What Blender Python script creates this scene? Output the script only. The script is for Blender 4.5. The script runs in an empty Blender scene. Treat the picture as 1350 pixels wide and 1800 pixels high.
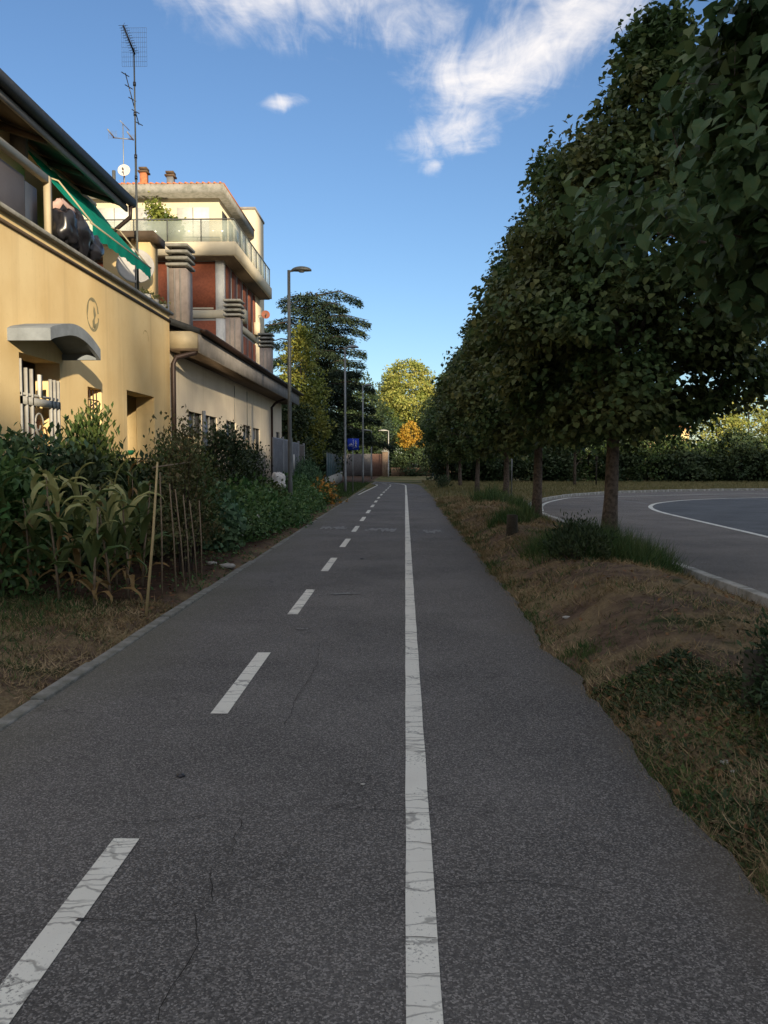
import bpy, math, random
import numpy as np
from mathutils import Vector, Matrix, Euler
R = math.radians
C = bpy.context.scene.collection
SC = bpy.context.scene
random.seed(7)
RNG = np.random.default_rng(7)

# ------------------------------------------------------------------ camera
F = 1480.0                                   # focal length in pixels of the 1350x1800 photograph
EYE = Vector((0.0, 0.0, 1.6))
cam = bpy.data.cameras.new('camera')
cam.sensor_fit = 'VERTICAL'
cam.sensor_height = 24.0
cam.lens = F / 1800.0 * 24.0
cam.clip_start = 0.05
cam.clip_end = 3000
camo = bpy.data.objects.new('camera', cam)
C.objects.link(camo)
camo.location = EYE
camo.rotation_euler = Euler((R(90 - 3.4), 0, R(1.43)))
SC.camera = camo

# ------------------------------------------------------------------ light
SUN_TO = Vector((0.63, -1.80, 0.40)).normalized()      # towards the sun: low, behind the viewer, a little right
world = bpy.data.worlds.new('World')
SC.world = world
world.use_nodes = True
SKY_STRENGTH = 0.15
SUN_EL = math.asin(SUN_TO.z)
SUN_ROT = math.atan2(SUN_TO.x, SUN_TO.y)
sl = bpy.data.lights.new('sun', 'SUN')
sl.energy = 5.0
sl.angle = R(0.6)
sl.color = (1.0, 0.84, 0.60)
slo = bpy.data.objects.new('sun', sl)
C.objects.link(slo)
slo.rotation_euler = SUN_TO.to_track_quat('Z', 'Y').to_euler()
slo.location = (20, -60, 40)
SC.view_settings.view_transform = 'Standard'
SC.view_settings.look = 'None'
SC.view_settings.gamma = 1
SC.view_settings.exposure = 0.6
SC.view_settings.use_curve_mapping = False


def world_nodes():
    nt = world.node_tree
    N, L = nt.nodes, nt.links
    for n in list(N):
        N.remove(n)
    out = N.new('ShaderNodeOutputWorld')
    bg = N.new('ShaderNodeBackground')
    sky = N.new('ShaderNodeTexSky')
    sky.sky_type = 'NISHITA'
    sky.sun_disc = False
    sky.sun_elevation = SUN_EL
    sky.sun_rotation = SUN_ROT
    sky.altitude = 0
    sky.air_density = 1.0
    sky.dust_density = 0.3
    sky.ozone_density = 2.5
    bg.inputs['Strength'].default_value = SKY_STRENGTH
    tc = N.new('ShaderNodeTexCoord')
    sep = N.new('ShaderNodeSeparateXYZ')
    L.new(tc.outputs['Generated'], sep.inputs[0])

    def m(op, a, b=None, c=None, clamp=False):
        n = N.new('ShaderNodeMath')
        n.operation = op
        n.use_clamp = clamp
        for i, v in enumerate((a, b, c)):
            if v is None:
                continue
            if isinstance(v, (int, float)):
                n.inputs[i].default_value = v
            else:
                L.new(v, n.inputs[i])
        return n.outputs[0]
    zz = m('MAXIMUM', sep.outputs['Z'], 0.04)
    u = m('DIVIDE', sep.outputs['X'], zz)
    w = m('DIVIDE', sep.outputs['Y'], zz)
    cmb = N.new('ShaderNodeCombineXYZ')
    L.new(u, cmb.inputs[0]); L.new(w, cmb.inputs[1])

    def noise(scale, detail, rough, dist, sx, sy, rot=0.0, off=0.0):
        mp = N.new('ShaderNodeMapping')
        mp.inputs['Scale'].default_value = (sx, sy, 1)
        mp.inputs['Rotation'].default_value = (0, 0, rot)
        mp.inputs['Location'].default_value = (off, off * .7, 0)
        L.new(cmb.outputs[0], mp.inputs[0])
        nz = N.new('ShaderNodeTexNoise')
        nz.inputs['Scale'].default_value = scale
        nz.inputs['Detail'].default_value = detail
        nz.inputs['Roughness'].default_value = rough
        nz.inputs['Distortion'].default_value = dist
        L.new(mp.outputs[0], nz.inputs[0])
        return nz.outputs[0]
    # cloud banks: elliptic patches on the cloud plane (u across, w along the view)
    blobs = [  # u0, w0, ru, rw, shear, gain
        (-0.27, 1.84, 0.34, 0.22, 0.10, 1.02),
        (0.0, 1.98, 0.22, 0.18, 0.30, 0.72),
        (0.33, 1.72, 0.17, 0.30, 0.10, 1.15),
        (0.39, 1.98, 0.15, 0.24, -0.25, 1.25),
        (0.25, 2.18, 0.23, 0.36, -0.42, 1.15),
        (0.13, 2.62, 0.17, 0.30, -0.30, 1.0),
        (0.085, 2.93, 0.06, 0.12, -0.1, 0.85),
        (-0.345, 2.40, 0.070, 0.062, -0.15, 1.0),
        (0.62, 1.75, 0.30, 0.18, 0.2, 0.5),
        (-1.4, 0.9, 0.9, 0.5, 0.4, 0.9),
        (0.9, 0.4, 0.7, 0.6, 0.4, 0.9),
        (0.0, -1.6, 1.0, 0.5, 0.4, 0.7),
        (2.4, 1.0, 0.9, 0.6, -0.4, 0.7),
    ]
    tot = None
    for (u0, w0, ru, rw, sh, g) in blobs:
        du = m('SUBTRACT', u, u0)
        dw = m('SUBTRACT', w, w0)
        du2 = m('DIVIDE', m('MULTIPLY_ADD', dw, -sh, du), ru)
        dw2 = m('DIVIDE', dw, rw)
        q = m('ADD', m('MULTIPLY', du2, du2), m('MULTIPLY', dw2, dw2))
        e = m('MULTIPLY', m('POWER', 2.718, m('MULTIPLY', q, -1.0)), g)
        tot = e if tot is None else m('MAXIMUM', tot, e)
    # unseen broken cloud added overhead and behind the viewer to lift the fill light
    over = N.new('ShaderNodeMapRange'); over.interpolation_type = 'SMOOTHSTEP'
    L.new(w, over.inputs[0])
    over.inputs[1].default_value = 1.72; over.inputs[2].default_value = 1.05
    over.inputs[3].default_value = 0.0; over.inputs[4].default_value = 0.86
    tot = m('MAXIMUM', tot, over.outputs[0])
    n1 = noise(3.2, 9, 0.62, 0.5, 1.0, 1.0, R(-35))
    n2 = noise(4.0, 8, 0.60, 1.2, 2.6, 0.75, R(35), 3.1)
    n3 = noise(1.6, 3, 0.5, 0.0, 1, 1, 0, 8.3)
    nn = m('ADD', m('MULTIPLY', n1, 0.50), m('ADD', m('MULTIPLY', n2, 0.38), m('MULTIPLY', n3, 0.12)))
    d = m('ADD', m('MULTIPLY', tot, 0.55), m('MULTIPLY', m('SUBTRACT', nn, 0.5), 1.6))
    mr = N.new('ShaderNodeMapRange')
    mr.interpolation_type = 'SMOOTHSTEP'
    L.new(d, mr.inputs[0])
    mr.inputs[1].default_value = 0.16
    mr.inputs[2].default_value = 0.80
    mr.inputs[3].default_value = 0.0
    mr.inputs[4].default_value = 0.95
    # nothing forms far from the banks
    gate = N.new('ShaderNodeMapRange')
    gate.interpolation_type = 'SMOOTHSTEP'
    L.new(tot, gate.inputs[0])
    gate.inputs[1].default_value = 0.02
    gate.inputs[2].default_value = 0.30
    fac = m('MULTIPLY', mr.outputs[0], gate.outputs[0])
    # sky tone
    tint = N.new('ShaderNodeMixRGB'); tint.blend_type = 'MULTIPLY'; tint.inputs[0].default_value = 1
    L.new(sky.outputs[0], tint.inputs[1]); tint.inputs[2].default_value = (0.60, 0.655, 0.75, 1)
    mix = N.new('ShaderNodeMixRGB')
    L.new(fac, mix.inputs[0])
    L.new(tint.outputs[0], mix.inputs[1])
    mix.inputs[2].default_value = (4.9, 4.65, 4.5, 1)
    L.new(mix.outputs[0], bg.inputs['Color'])
    L.new(bg.outputs[0], out.inputs[0])


world_nodes()

# ------------------------------------------------------------------ measuring: photograph pixel -> point of the place
_rot = camo.rotation_euler.to_matrix()


def _ray(px, py):
    return _rot @ Vector(((px - 675) / F, (900 - py) / F, -1.0))


def G(px, py, z=0.0):
    d = _ray(px, py); t = (z - EYE.z) / d.z
    return EYE + d * t


def PY(px, py, Y):
    d = _ray(px, py); return EYE + d * (Y / d.y)


def PX(px, py, X):
    d = _ray(px, py); return EYE + d * (X / d.x)


# ------------------------------------------------------------------ materials
MATS = {}


def mat(name, col, rough=0.8, var=0.15, scale=6.0, bump=0.0, bscale=40.0, metal=0.0, spec=0.3,
        island=0.0, col2=None, trans=0.0, alpha=None, coords='Object', mixlo=0.42, mixhi=0.62):
    if name in MATS:
        return MATS[name]
    m = bpy.data.materials.new(name)
    m.use_nodes = True
    nt = m.node_tree; N, L = nt.nodes, nt.links
    b = N['Principled BSDF']
    b.inputs['Roughness'].default_value = rough
    b.inputs['Metallic'].default_value = metal
    b.inputs['Specular IOR Level'].default_value = spec
    tc = N.new('ShaderNodeTexCoord')
    co = tc.outputs[coords]
    if coords == 'World':
        pass
    nz = N.new('ShaderNodeTexNoise')
    nz.inputs['Scale'].default_value = scale
    nz.inputs['Detail'].default_value = 6
    nz.inputs['Roughness'].default_value = 0.6
    L.new(co, nz.inputs[0])
    ramp = N.new('ShaderNodeMapRange')
    L.new(nz.outputs[0], ramp.inputs[0])
    ramp.inputs[1].default_value = 0.3 if col2 is None else mixlo
    ramp.inputs[2].default_value = 0.7 if col2 is None else mixhi
    mx = N.new('ShaderNodeMixRGB')
    L.new(ramp.outputs[0], mx.inputs[0])
    if col2 is None:
        mx.inputs[1].default_value = tuple(c * (1 - var) for c in col) + (1,)
        mx.inputs[2].default_value = tuple(min(1, c * (1 + var)) for c in col) + (1,)
    else:
        mx.inputs[1].default_value = tuple(col) + (1,)
        mx.inputs[2].default_value = tuple(col2) + (1,)
    last = mx.outputs[0]
    if island:
        ge = N.new('ShaderNodeNewGeometry')
        hs = N.new('ShaderNodeHueSaturation')
        mr = N.new('ShaderNodeMapRange')
        mr.inputs[3].default_value = 1 - island; mr.inputs[4].default_value = 1 + island
        L.new(ge.outputs['Random Per Island'], mr.inputs[0])
        mr2 = N.new('ShaderNodeMapRange')
        mr2.inputs[3].default_value = 0.5 + island * .05; mr2.inputs[4].default_value = 0.5 - island * .05
        L.new(ge.outputs['Random Per Island'], mr2.inputs[0])
        L.new(mr.outputs[0], hs.inputs['Value']); L.new(mr2.outputs[0], hs.inputs['Hue'])
        L.new(last, hs.inputs['Color'])
        last = hs.outputs[0]
    L.new(last, b.inputs['Base Color'])
    if bump:
        n2 = N.new('ShaderNodeTexNoise')
        n2.inputs['Scale'].default_value = bscale
        n2.inputs['Detail'].default_value = 5
        L.new(co, n2.inputs[0])
        bp = N.new('ShaderNodeBump')
        bp.inputs['Strength'].default_value = bump
        bp.inputs['Distance'].default_value = 0.02
        L.new(n2.outputs[0], bp.inputs['Height'])
        L.new(bp.outputs[0], b.inputs['Normal'])
    if trans:
        tr = N.new('ShaderNodeBsdfTranslucent')
        L.new(last, tr.inputs[0])
        ms = N.new('ShaderNodeMixShader')
        ms.inputs[0].default_value = trans
        L.new(b.outputs[0], ms.inputs[1]); L.new(tr.outputs[0], ms.inputs[2])
        L.new(ms.outputs[0], N['Material Output'].inputs[0])
    MATS[name] = m
    return m


def crack_mask(N, L, pos, sx, sy, thr, noise_amt, gatescale, gatethr):
    """dark thin lines: voronoi cell borders, gated by a big noise"""
    mp = N.new('ShaderNodeMapping'); mp.inputs['Scale'].default_value = (sx, sy, 0)
    L.new(pos, mp.inputs[0])
    nz = N.new('ShaderNodeTexNoise'); nz.inputs['Scale'].default_value = 7; nz.inputs['Detail'].default_value = 6
    L.new(pos, nz.inputs[0])
    va = N.new('ShaderNodeVectorMath'); va.operation = 'MULTIPLY_ADD'
    L.new(nz.outputs['Color'], va.inputs[0]); va.inputs[1].default_value = (noise_amt,) * 3
    L.new(mp.outputs[0], va.inputs[2])
    vo = N.new('ShaderNodeTexVoronoi'); vo.feature = 'DISTANCE_TO_EDGE'; vo.inputs['Scale'].default_value = 1
    L.new(va.outputs[0], vo.inputs['Vector'])
    mr = N.new('ShaderNodeMapRange'); mr.inputs[1].default_value = thr * .3; mr.inputs[2].default_value = thr
    mr.inputs[3].default_value = 1; mr.inputs[4].default_value = 0
    L.new(vo.outputs['Distance'], mr.inputs[0])
    g = N.new('ShaderNodeTexNoise'); g.inputs['Scale'].default_value = gatescale; L.new(pos, g.inputs[0])
    gm = N.new('ShaderNodeMapRange'); gm.inputs[1].default_value = gatethr; gm.inputs[2].default_value = gatethr + .08
    L.new(g.outputs[0], gm.inputs[0])
    mu = N.new('ShaderNodeMath'); mu.operation = 'MULTIPLY'
    L.new(mr.outputs[0], mu.inputs[0]); L.new(gm.outputs[0], mu.inputs[1])
    return mu.outputs[0]


def asphalt(name, base, warm=0.0, speck=1.0, cracks=True):
    m = bpy.data.materials.new(name); m.use_nodes = True
    nt = m.node_tree; N, L = nt.nodes, nt.links
    b = N['Principled BSDF']; b.inputs['Roughness'].default_value = 0.82
    b.inputs['Specular IOR Level'].default_value = 0.35
    ge = N.new('ShaderNodeNewGeometry'); pos = ge.outputs['Position']
    vo = N.new('ShaderNodeTexVoronoi'); vo.inputs['Scale'].default_value = 150; L.new(pos, vo.inputs[0])
    nf = N.new('ShaderNodeTexNoise'); nf.inputs['Scale'].default_value = 60; nf.inputs['Detail'].default_value = 6
    nf.inputs['Roughness'].default_value = .75
    L.new(pos, nf.inputs[0])
    nb = N.new('ShaderNodeTexNoise'); nb.inputs['Scale'].default_value = 0.7; nb.inputs['Detail'].default_value = 7
    nb.inputs['Roughness'].default_value = .6
    L.new(pos, nb.inputs[0])
    sepc = N.new('ShaderNodeSeparateXYZ'); L.new(vo.outputs['Color'], sepc.inputs[0])

    def m2(op, a, b_, clamp=False):
        n = N.new('ShaderNodeMath'); n.operation = op; n.use_clamp = clamp
        for i, v in enumerate((a, b_)):
            if isinstance(v, (int, float)): n.inputs[i].default_value = v
            else: L.new(v, n.inputs[i])
        return n.outputs[0]
    # stones: few are pale, most dark
    st = m2('MULTIPLY', m2('POWER', sepc.outputs[0], 3.0), 1.5 * speck)
    fine = m2('MULTIPLY', m2('SUBTRACT', nf.outputs[0], .5), 1.3 * speck)
    big = m2('MULTIPLY', m2('SUBTRACT', nb.outputs[0], .5), 1.15)
    val = m2('ADD', m2('ADD', m2('ADD', st, 0.55), fine), big)
    val = m2('MAXIMUM', val, 0.15)
    col = N.new('ShaderNodeMixRGB'); col.blend_type = 'MULTIPLY'; col.inputs[0].default_value = 1
    col.inputs[1].default_value = (base * (1.03 + warm), base, base * (0.95 - warm), 1)
    cc = N.new('ShaderNodeCombineXYZ')
    for i in range(3): L.new(val, cc.inputs[i])
    L.new(cc.outputs[0], col.inputs[2])
    last = col.outputs[0]
    if cracks:
        for args in ((0.55, 0.42, 0.008, 0.35, 0.45, 0.50), (1.5, 1.1, 0.016, 0.5, 0.33, 0.60)):
            cm = crack_mask(N, L, pos, *args)
            mc = N.new('ShaderNodeMixRGB'); L.new(m2('MULTIPLY', cm, .5), mc.inputs[0]); L.new(last, mc.inputs[1])
            mc.inputs[2].default_value = (.012, .011, .010, 1)
            last = mc.outputs[0]
        # greenish dust that has gathered along the left edge of the path
        sp = N.new('ShaderNodeSeparateXYZ'); L.new(pos, sp.inputs[0])
        dm = N.new('ShaderNodeMapRange'); L.new(m2('ADD', sp.outputs[0], m2('MULTIPLY', m2('SUBTRACT', nb.outputs[0], .5), 1.6)), dm.inputs[0])
        dm.inputs[1].default_value = -1.75; dm.inputs[2].default_value = -2.4
        md = N.new('ShaderNodeMixRGB'); L.new(m2('MULTIPLY', dm.outputs[0], .42), md.inputs[0]); L.new(last, md.inputs[1])
        md.inputs[2].default_value = (.13, .125, .085, 1)
        last = md.outputs[0]
        dm2 = N.new('ShaderNodeMapRange'); L.new(m2('ADD', sp.outputs[0], m2('MULTIPLY', m2('SUBTRACT', nb.outputs[0], .5), 1.4)), dm2.inputs[0])
        dm2.inputs[1].default_value = 0.95; dm2.inputs[2].default_value = 1.4
        md2 = N.new('ShaderNodeMixRGB'); L.new(m2('MULTIPLY', dm2.outputs[0], .6), md2.inputs[0]); L.new(last, md2.inputs[1])
        md2.inputs[2].default_value = (.075, .062, .042, 1)
        last = md2.outputs[0]
    L.new(last, b.inputs['Base Color'])
    bp = N.new('ShaderNodeBump'); bp.inputs['Strength'].default_value = .75; bp.inputs['Distance'].default_value = .006
    hh = m2('ADD', m2('MULTIPLY', vo.outputs['Distance'], -0.6), nf.outputs[0])
    L.new(hh, bp.inputs['Height']); L.new(bp.outputs[0], b.inputs['Normal'])
    return m


def paint_mat(name, col=(.72, .69, .60), wear=0.50):
    m = bpy.data.materials.new(name); m.use_nodes = True
    nt = m.node_tree; N, L = nt.nodes, nt.links
    b = N['Principled BSDF']; b.inputs['Roughness'].default_value = 0.7
    ge = N.new('ShaderNodeNewGeometry'); pos = ge.outputs['Position']
    nz = N.new('ShaderNodeTexNoise'); nz.inputs['Scale'].default_value = 75; nz.inputs['Detail'].default_value = 5
    nz.inputs['Roughness'].default_value = .7
    L.new(pos, nz.inputs[0])
    nb = N.new('ShaderNodeTexNoise'); nb.inputs['Scale'].default_value = 3.5; nb.inputs['Detail'].default_value = 5
    L.new(pos, nb.inputs[0])
    mx = N.new('ShaderNodeMixRGB'); L.new(nb.outputs[0], mx.inputs[0])
    mx.inputs[1].default_value = tuple(c * .80 for c in col) + (1,); mx.inputs[2].default_value = tuple(min(.8, c * 1.15) for c in col) + (1,)
    last = mx.outputs[0]
    ad = N.new('ShaderNodeMath'); ad.operation = 'MULTIPLY_ADD'; L.new(nb.outputs[0], ad.inputs[0]); ad.inputs[1].default_value = .5
    L.new(nz.outputs[0], ad.inputs[2])
    mr = N.new('ShaderNodeMapRange'); L.new(ad.outputs[0], mr.inputs[0]); mr.inputs[1].default_value = wear + .35; mr.inputs[2].default_value = wear + .47
    ma = N.new('ShaderNodeMixRGB'); L.new(mr.outputs[0], ma.inputs[0]); L.new(last, ma.inputs[1]); ma.inputs[2].default_value = (.16, .155, .14, 1)
    last = ma.outputs[0]
    for args in ((1.4, 5.5, 0.045, 0.8, 1.3, 0.42), (3.0, 12.0, 0.06, 0.9, 2.0, 0.52)):
        cm = crack_mask(N, L, pos, *args)
        mu = N.new('ShaderNodeMath'); mu.operation = 'MULTIPLY'; L.new(cm, mu.inputs[0]); mu.inputs[1].default_value = .55
        mc = N.new('ShaderNodeMixRGB'); L.new(mu.outputs[0], mc.inputs[0]); L.new(last, mc.inputs[1]); mc.inputs[2].default_value = (.06, .058, .052, 1)
        last = mc.outputs[0]
    L.new(last, b.inputs['Base Color'])
    bp = N.new('ShaderNodeBump'); bp.inputs['Strength'].default_value = .4; bp.inputs['Distance'].default_value = .004
    L.new(nz.outputs[0], bp.inputs['Height']); L.new(bp.outputs[0], b.inputs['Normal'])
    return m


def ground_mat():
    m = bpy.data.materials.new('dry ground'); m.use_nodes = True
    nt = m.node_tree; N, L = nt.nodes, nt.links
    b = N['Principled BSDF']; b.inputs['Roughness'].default_value = .95; b.inputs['Specular IOR Level'].default_value = .1
    ge = N.new('ShaderNodeNewGeometry'); pos = ge.outputs['Position']

    def noise(s, d=6, r=.6):
        n = N.new('ShaderNodeTexNoise'); n.inputs['Scale'].default_value = s; n.inputs['Detail'].default_value = d
        n.inputs['Roughness'].default_value = r; L.new(pos, n.inputs[0]); return n.outputs[0]

    def rng(v, a, b_):
        n = N.new('ShaderNodeMapRange'); L.new(v, n.inputs[0]); n.inputs[1].default_value = a; n.inputs[2].default_value = b_; return n.outputs[0]

    def mix(f, a, c):
        n = N.new('ShaderNodeMixRGB')
        L.new(f, n.inputs[0])
        for i, v in ((1, a), (2, c)):
            if isinstance(v, tuple): n.inputs[i].default_value = v + (1,)
            else: L.new(v, n.inputs[i])
        return n.outputs[0]
    soil = mix(rng(noise(9, 8, .75), .35, .65), (.080, .055, .038), (.20, .142, .10))
    straw = mix(rng(noise(30, 8, .8), .35, .65), (.16, .115, .062), (.32, .245, .14))
    grass = mix(rng(noise(25, 8, .8), .35, .65), (.022, .035, .012), (.06, .08, .03))
    c = mix(rng(noise(1.6), .44, .60), soil, straw)
    c = mix(rng(noise(2.3, 5), .56, .68), c, grass)
    sp = N.new('ShaderNodeSeparateXYZ'); L.new(pos, sp.inputs[0])
    far = mix(rng(noise(.22, 6), .42, .6), (.085, .095, .035), (.20, .165, .085))
    c = mix(rng(sp.outputs[1], 24, 40), c, far)
    # garden soil left of the path
    gl = N.new('ShaderNodeMapRange'); L.new(sp.outputs[0], gl.inputs[0]); gl.inputs[1].default_value = -2.55; gl.inputs[2].default_value = -2.9
    gy = rng(sp.outputs[1], 8.2, 9.4)
    mu = N.new('ShaderNodeMath'); mu.operation = 'MULTIPLY'; L.new(gl.outputs[0], mu.inputs[0]); L.new(gy, mu.inputs[1])
    c = mix(mu.outputs[0], c, mix(rng(noise(12), .35, .65), (.045, .028, .019), (.10, .062, .042)))
    L.new(c, b.inputs['Base Color'])
    bp = N.new('ShaderNodeBump'); bp.inputs['Strength'].default_value = .9; bp.inputs['Distance'].default_value = .04
    L.new(noise(35, 8, .75), bp.inputs['Height']); L.new(bp.outputs[0], b.inputs['Normal'])
    return m


def plaster(name, c1, c2, streak=(.35, .27, .16), amt=.35, zs=None):
    """rendered wall: blotches, rain streaks"""
    m = bpy.data.materials.new(name); m.use_nodes = True
    nt = m.node_tree; N, L = nt.nodes, nt.links
    b = N['Principled BSDF']; b.inputs['Roughness'].default_value = .9; b.inputs['Specular IOR Level'].default_value = .15
    ge = N.new('ShaderNodeNewGeometry'); pos = ge.outputs['Position']

    def noise(sc, s, d=6):
        mp = N.new('ShaderNodeMapping'); mp.inputs['Scale'].default_value = sc; L.new(pos, mp.inputs[0])
        n = N.new('ShaderNodeTexNoise'); n.inputs['Scale'].default_value = s; n.inputs['Detail'].default_value = d
        L.new(mp.outputs[0], n.inputs[0]); return n.outputs[0]

    def rng(v, a, b_, o=1.0):
        n = N.new('ShaderNodeMapRange'); L.new(v, n.inputs[0]); n.inputs[1].default_value = a; n.inputs[2].default_value = b_
        n.inputs[4].default_value = o; return n.outputs[0]

    def mix(f, a, c):
        n = N.new('ShaderNodeMixRGB'); L.new(f, n.inputs[0])
        for i, v in ((1, a), (2, c)):
            if isinstance(v, tuple): n.inputs[i].default_value = v + (1,)
            else: L.new(v, n.inputs[i])
        return n.outputs[0]
    c = mix(rng(noise((1, 1, 1), .8), .35, .65), c1, c2)
    c = mix(rng(noise((2.2, 2.2, .12), 1.6), .55, .78, amt), c, streak)
    c = mix(rng(noise((1, 1, 1), 14), .60, .80, .3), c, streak)
    L.new(c, b.inputs['Base Color'])
    bp = N.new('ShaderNodeBump'); bp.inputs['Strength'].default_value = .25; bp.inputs['Distance'].default_value = .01
    L.new(noise((1, 1, 1), 60), bp.inputs['Height']); L.new(bp.outputs[0], b.inputs['Normal'])
    return m


M = {}
M['path'] = asphalt('worn grey path asphalt', .122, 0.03)
M['road'] = asphalt('brownish grey road asphalt', .15, 0.12, .7, False)
M['road2'] = asphalt('bluish grey road asphalt', .105, -0.06, .6, False)
M['paint'] = paint_mat('white road paint')
M['faint'] = paint_mat('worn road paint and sunlit strip', (.30, .295, .275), .28)  # also colours the painted strip of sunlight on the far path
M['ground'] = ground_mat()
M['yellow'] = plaster('yellow ochre render', (.72, .52, .25), (.83, .64, .34), (.56, .40, .20), .55)
M['cream'] = plaster('cream render', (.70, .60, .46), (.78, .68, .52), (.50, .43, .27), .55)
M['aptcream'] = plaster('pale apartment render', (.58, .50, .36), (.66, .58, .42), (.4, .34, .24), .3)
M['aptgrey'] = plaster('grey apartment render', (.34, .34, .33), (.42, .42, .40), (.24, .22, .2), .3)
M['brick'] = mat('orange red brick panel', (.28, .085, .045), .85, .22, 9, .25, 60)
M['shutter'] = mat('red brown shutter', (.20, .07, .042), .7, .2, 5)
M['conc'] = mat('weathered concrete', (.30, .29, .26), .9, .3, 5, .4, 50, col2=(.20, .20, .17))
M['concgrey'] = mat('blue grey painted concrete', (.20, .225, .25), .85, .2, 4, .2, 40)
M['fascia'] = mat('grey fascia board', (.25, .23, .21), .8, .2, 3, .15, 30)
M['soffit'] = mat('dark brown soffit', (.10, .07, .045), .8, .2, 4)
M['kerb'] = mat('old kerb concrete', (.24, .235, .21), .9, .25, 7, .5, 60, col2=(.14, .14, .115))
M['kerbpale'] = mat('pale kerb concrete', (.42, .41, .37), .9, .25, 5, .5, 60, col2=(.24, .235, .20))
M['darkroof'] = mat('dark roofing', (.030, .032, .034), .65, .3, 8, .3, 30)
M['gutter'] = mat('dark brown gutter metal', (.045, .030, .026), .45, .2, 6, metal=.3)
M['terracotta'] = mat('terracotta roof tile', (.46, .17, .075), .85, .25, 12, .2, 40)
M['chimney'] = mat('grey pink chimney render', (.30, .25, .22), .9, .2, 5, .2, 30)
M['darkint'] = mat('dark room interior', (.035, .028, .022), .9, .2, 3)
M['glass'] = mat('dark window glass', (.03, .035, .04), .12, .1, 3, spec=.6)
M['frame'] = mat('grey window frame', (.20, .20, .19), .6, .1, 6)
M['white'] = mat('chalky white paint', (.62, .61, .57), .7, .1, 8)
M['grille'] = mat('light grey grille metal', (.40, .39, .36), .5, .12, 9, metal=.2)
M['galv'] = mat('galvanised steel', (.24, .25, .25), .5, .15, 12, metal=.5)
M['lampgrey'] = mat('dark grey lamp metal', (.10, .105, .10), .5, .15, 8, metal=.3)
M['panel'] = mat('grey metal sheet panel', (.19, .20, .215), .6, .15, 4, metal=.2)
M['panelbr'] = mat('brown grey sheet', (.14, .125, .11), .7, .2, 4)
M['awning'] = mat('green awning cloth', (.0, .36, .24), .8, .12, 4, trans=.35)
M['dish'] = mat('off white dish', (.52, .50, .47), .5, .1, 6)
M['black'] = mat('black plastic', (.012, .012, .016), .3, .2, 6, spec=.6)
M['pinkcloth'] = mat('faded pink cloth', (.45, .30, .26), .9, .2, 10)
M['cabinet'] = mat('grey brown cabinet', (.16, .135, .125), .6, .1, 2)
M['cabblue'] = mat('dark blue panel', (.035, .045, .065), .5, .1, 2)
M['beige'] = mat('beige painted metal', (.42, .35, .23), .6, .1, 5)
M['bark'] = mat('mottled tree bark', (.17, .13, .10), .95, .35, 14, .9, 30, col2=(.075, .058, .045))
M['darkbark'] = mat('dark bark', (.05, .038, .03), .95, .3, 10, .6, 30)
M['wood'] = mat('old brown timber', (.045, .038, .026), .9, .3, 9, .6, 30)
M['cane'] = mat('pale bamboo cane', (.50, .38, .19), .7, .2, 9)
M['canebr'] = mat('weathered garden cane', (.24, .18, .12), .8, .25, 9)
M['blue'] = mat('blue sign face', (.01, .045, .42), .4, .05, 4)
M['teal'] = mat('dark teal fence netting', (.012, .065, .075), .8, .2, 5)
M['brownslat'] = mat('brown fence slat', (.20, .11, .08), .8, .2, 5)
M['greyslat'] = mat('grey fence slat', (.16, .15, .145), .8, .2, 5)
M['brickpost'] = mat('brown pillar masonry', (.26, .18, .12), .9, .25, 12, .4, 40)
M['carwhite'] = mat('white car paint', (.55, .57, .60), .25, .05, 3, spec=.6)
M['stone'] = mat('pale pebble', (.42, .40, .36), .9, .2, 20)
M['deadleaf'] = mat('dead brown leaf', (.16, .085, .035), .9, .3, 20, island=.4)
# foliage
M['linden'] = mat('linden leaf', (.075, .125, .042), .5, .1, .9, col2=(.125, .135, .045), island=.45, trans=.30, spec=.2)
M['linden_big'] = mat('near linden leaf', (.065, .125, .050), .5, .1, 1.6, col2=(.10, .135, .045), island=.40, trans=.32, spec=.2)
M['dkgreen'] = mat('dark evergreen leaf', (.030, .055, .020), .6, .1, .8, col2=(.052, .075, .026), island=.4, trans=.1)
M['cedar'] = mat('cedar needle', (.026, .050, .034), .7, .1, .7, col2=(.048, .070, .032), island=.35)
M['lightgreen'] = mat('yellow green leaf', (.17, .21, .04), .6, .1, .7, col2=(.28, .27, .055), island=.35, trans=.3)
M['sunlit'] = mat('sun brightened yellow green leaf', (.24, .28, .06), .6, .1, .7, col2=(.38, .36, .09), island=.3, trans=.3)  # lighter copy of the yellow green leaf, sunlight put into the colour
M['midgreen'] = mat('mid green leaf', (.060, .11, .030), .6, .1, 1.5, col2=(.10, .13, .036), island=.4, trans=.2)
M['lush'] = mat('lush garden leaf', (.065, .155, .045), .55, .1, 1.5, col2=(.10, .17, .055), island=.4, trans=.2)
M['bluegreen'] = mat('blue green leaf', (.07, .15, .075), .6, .1, 2, col2=(.10, .17, .075), island=.35, trans=.15)
M['brownleaf'] = mat('withering brown leaf', (.085, .105, .038), .8, .1, 3, col2=(.13, .105, .05), island=.45, trans=.15)
M['orange'] = mat('orange autumn leaf', (.50, .29, .035), .6, .1, 1, col2=(.52, .36, .06), island=.25, trans=.3)
M['yellowfl'] = mat('yellow orange blossom', (.50, .27, .04), .7, .1, 3, col2=(.42, .16, .04), island=.3)
M['whitefl'] = mat('white blossom', (.75, .74, .68), .7, .05, 3)
M['pinkfl'] = mat('pink blossom', (.5, .16, .12), .7, .1, 3)
M['corn_green'] = mat('green maize leaf', (.075, .13, .04), .55, .1, 4, col2=(.13, .15, .05), trans=.2)
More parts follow.
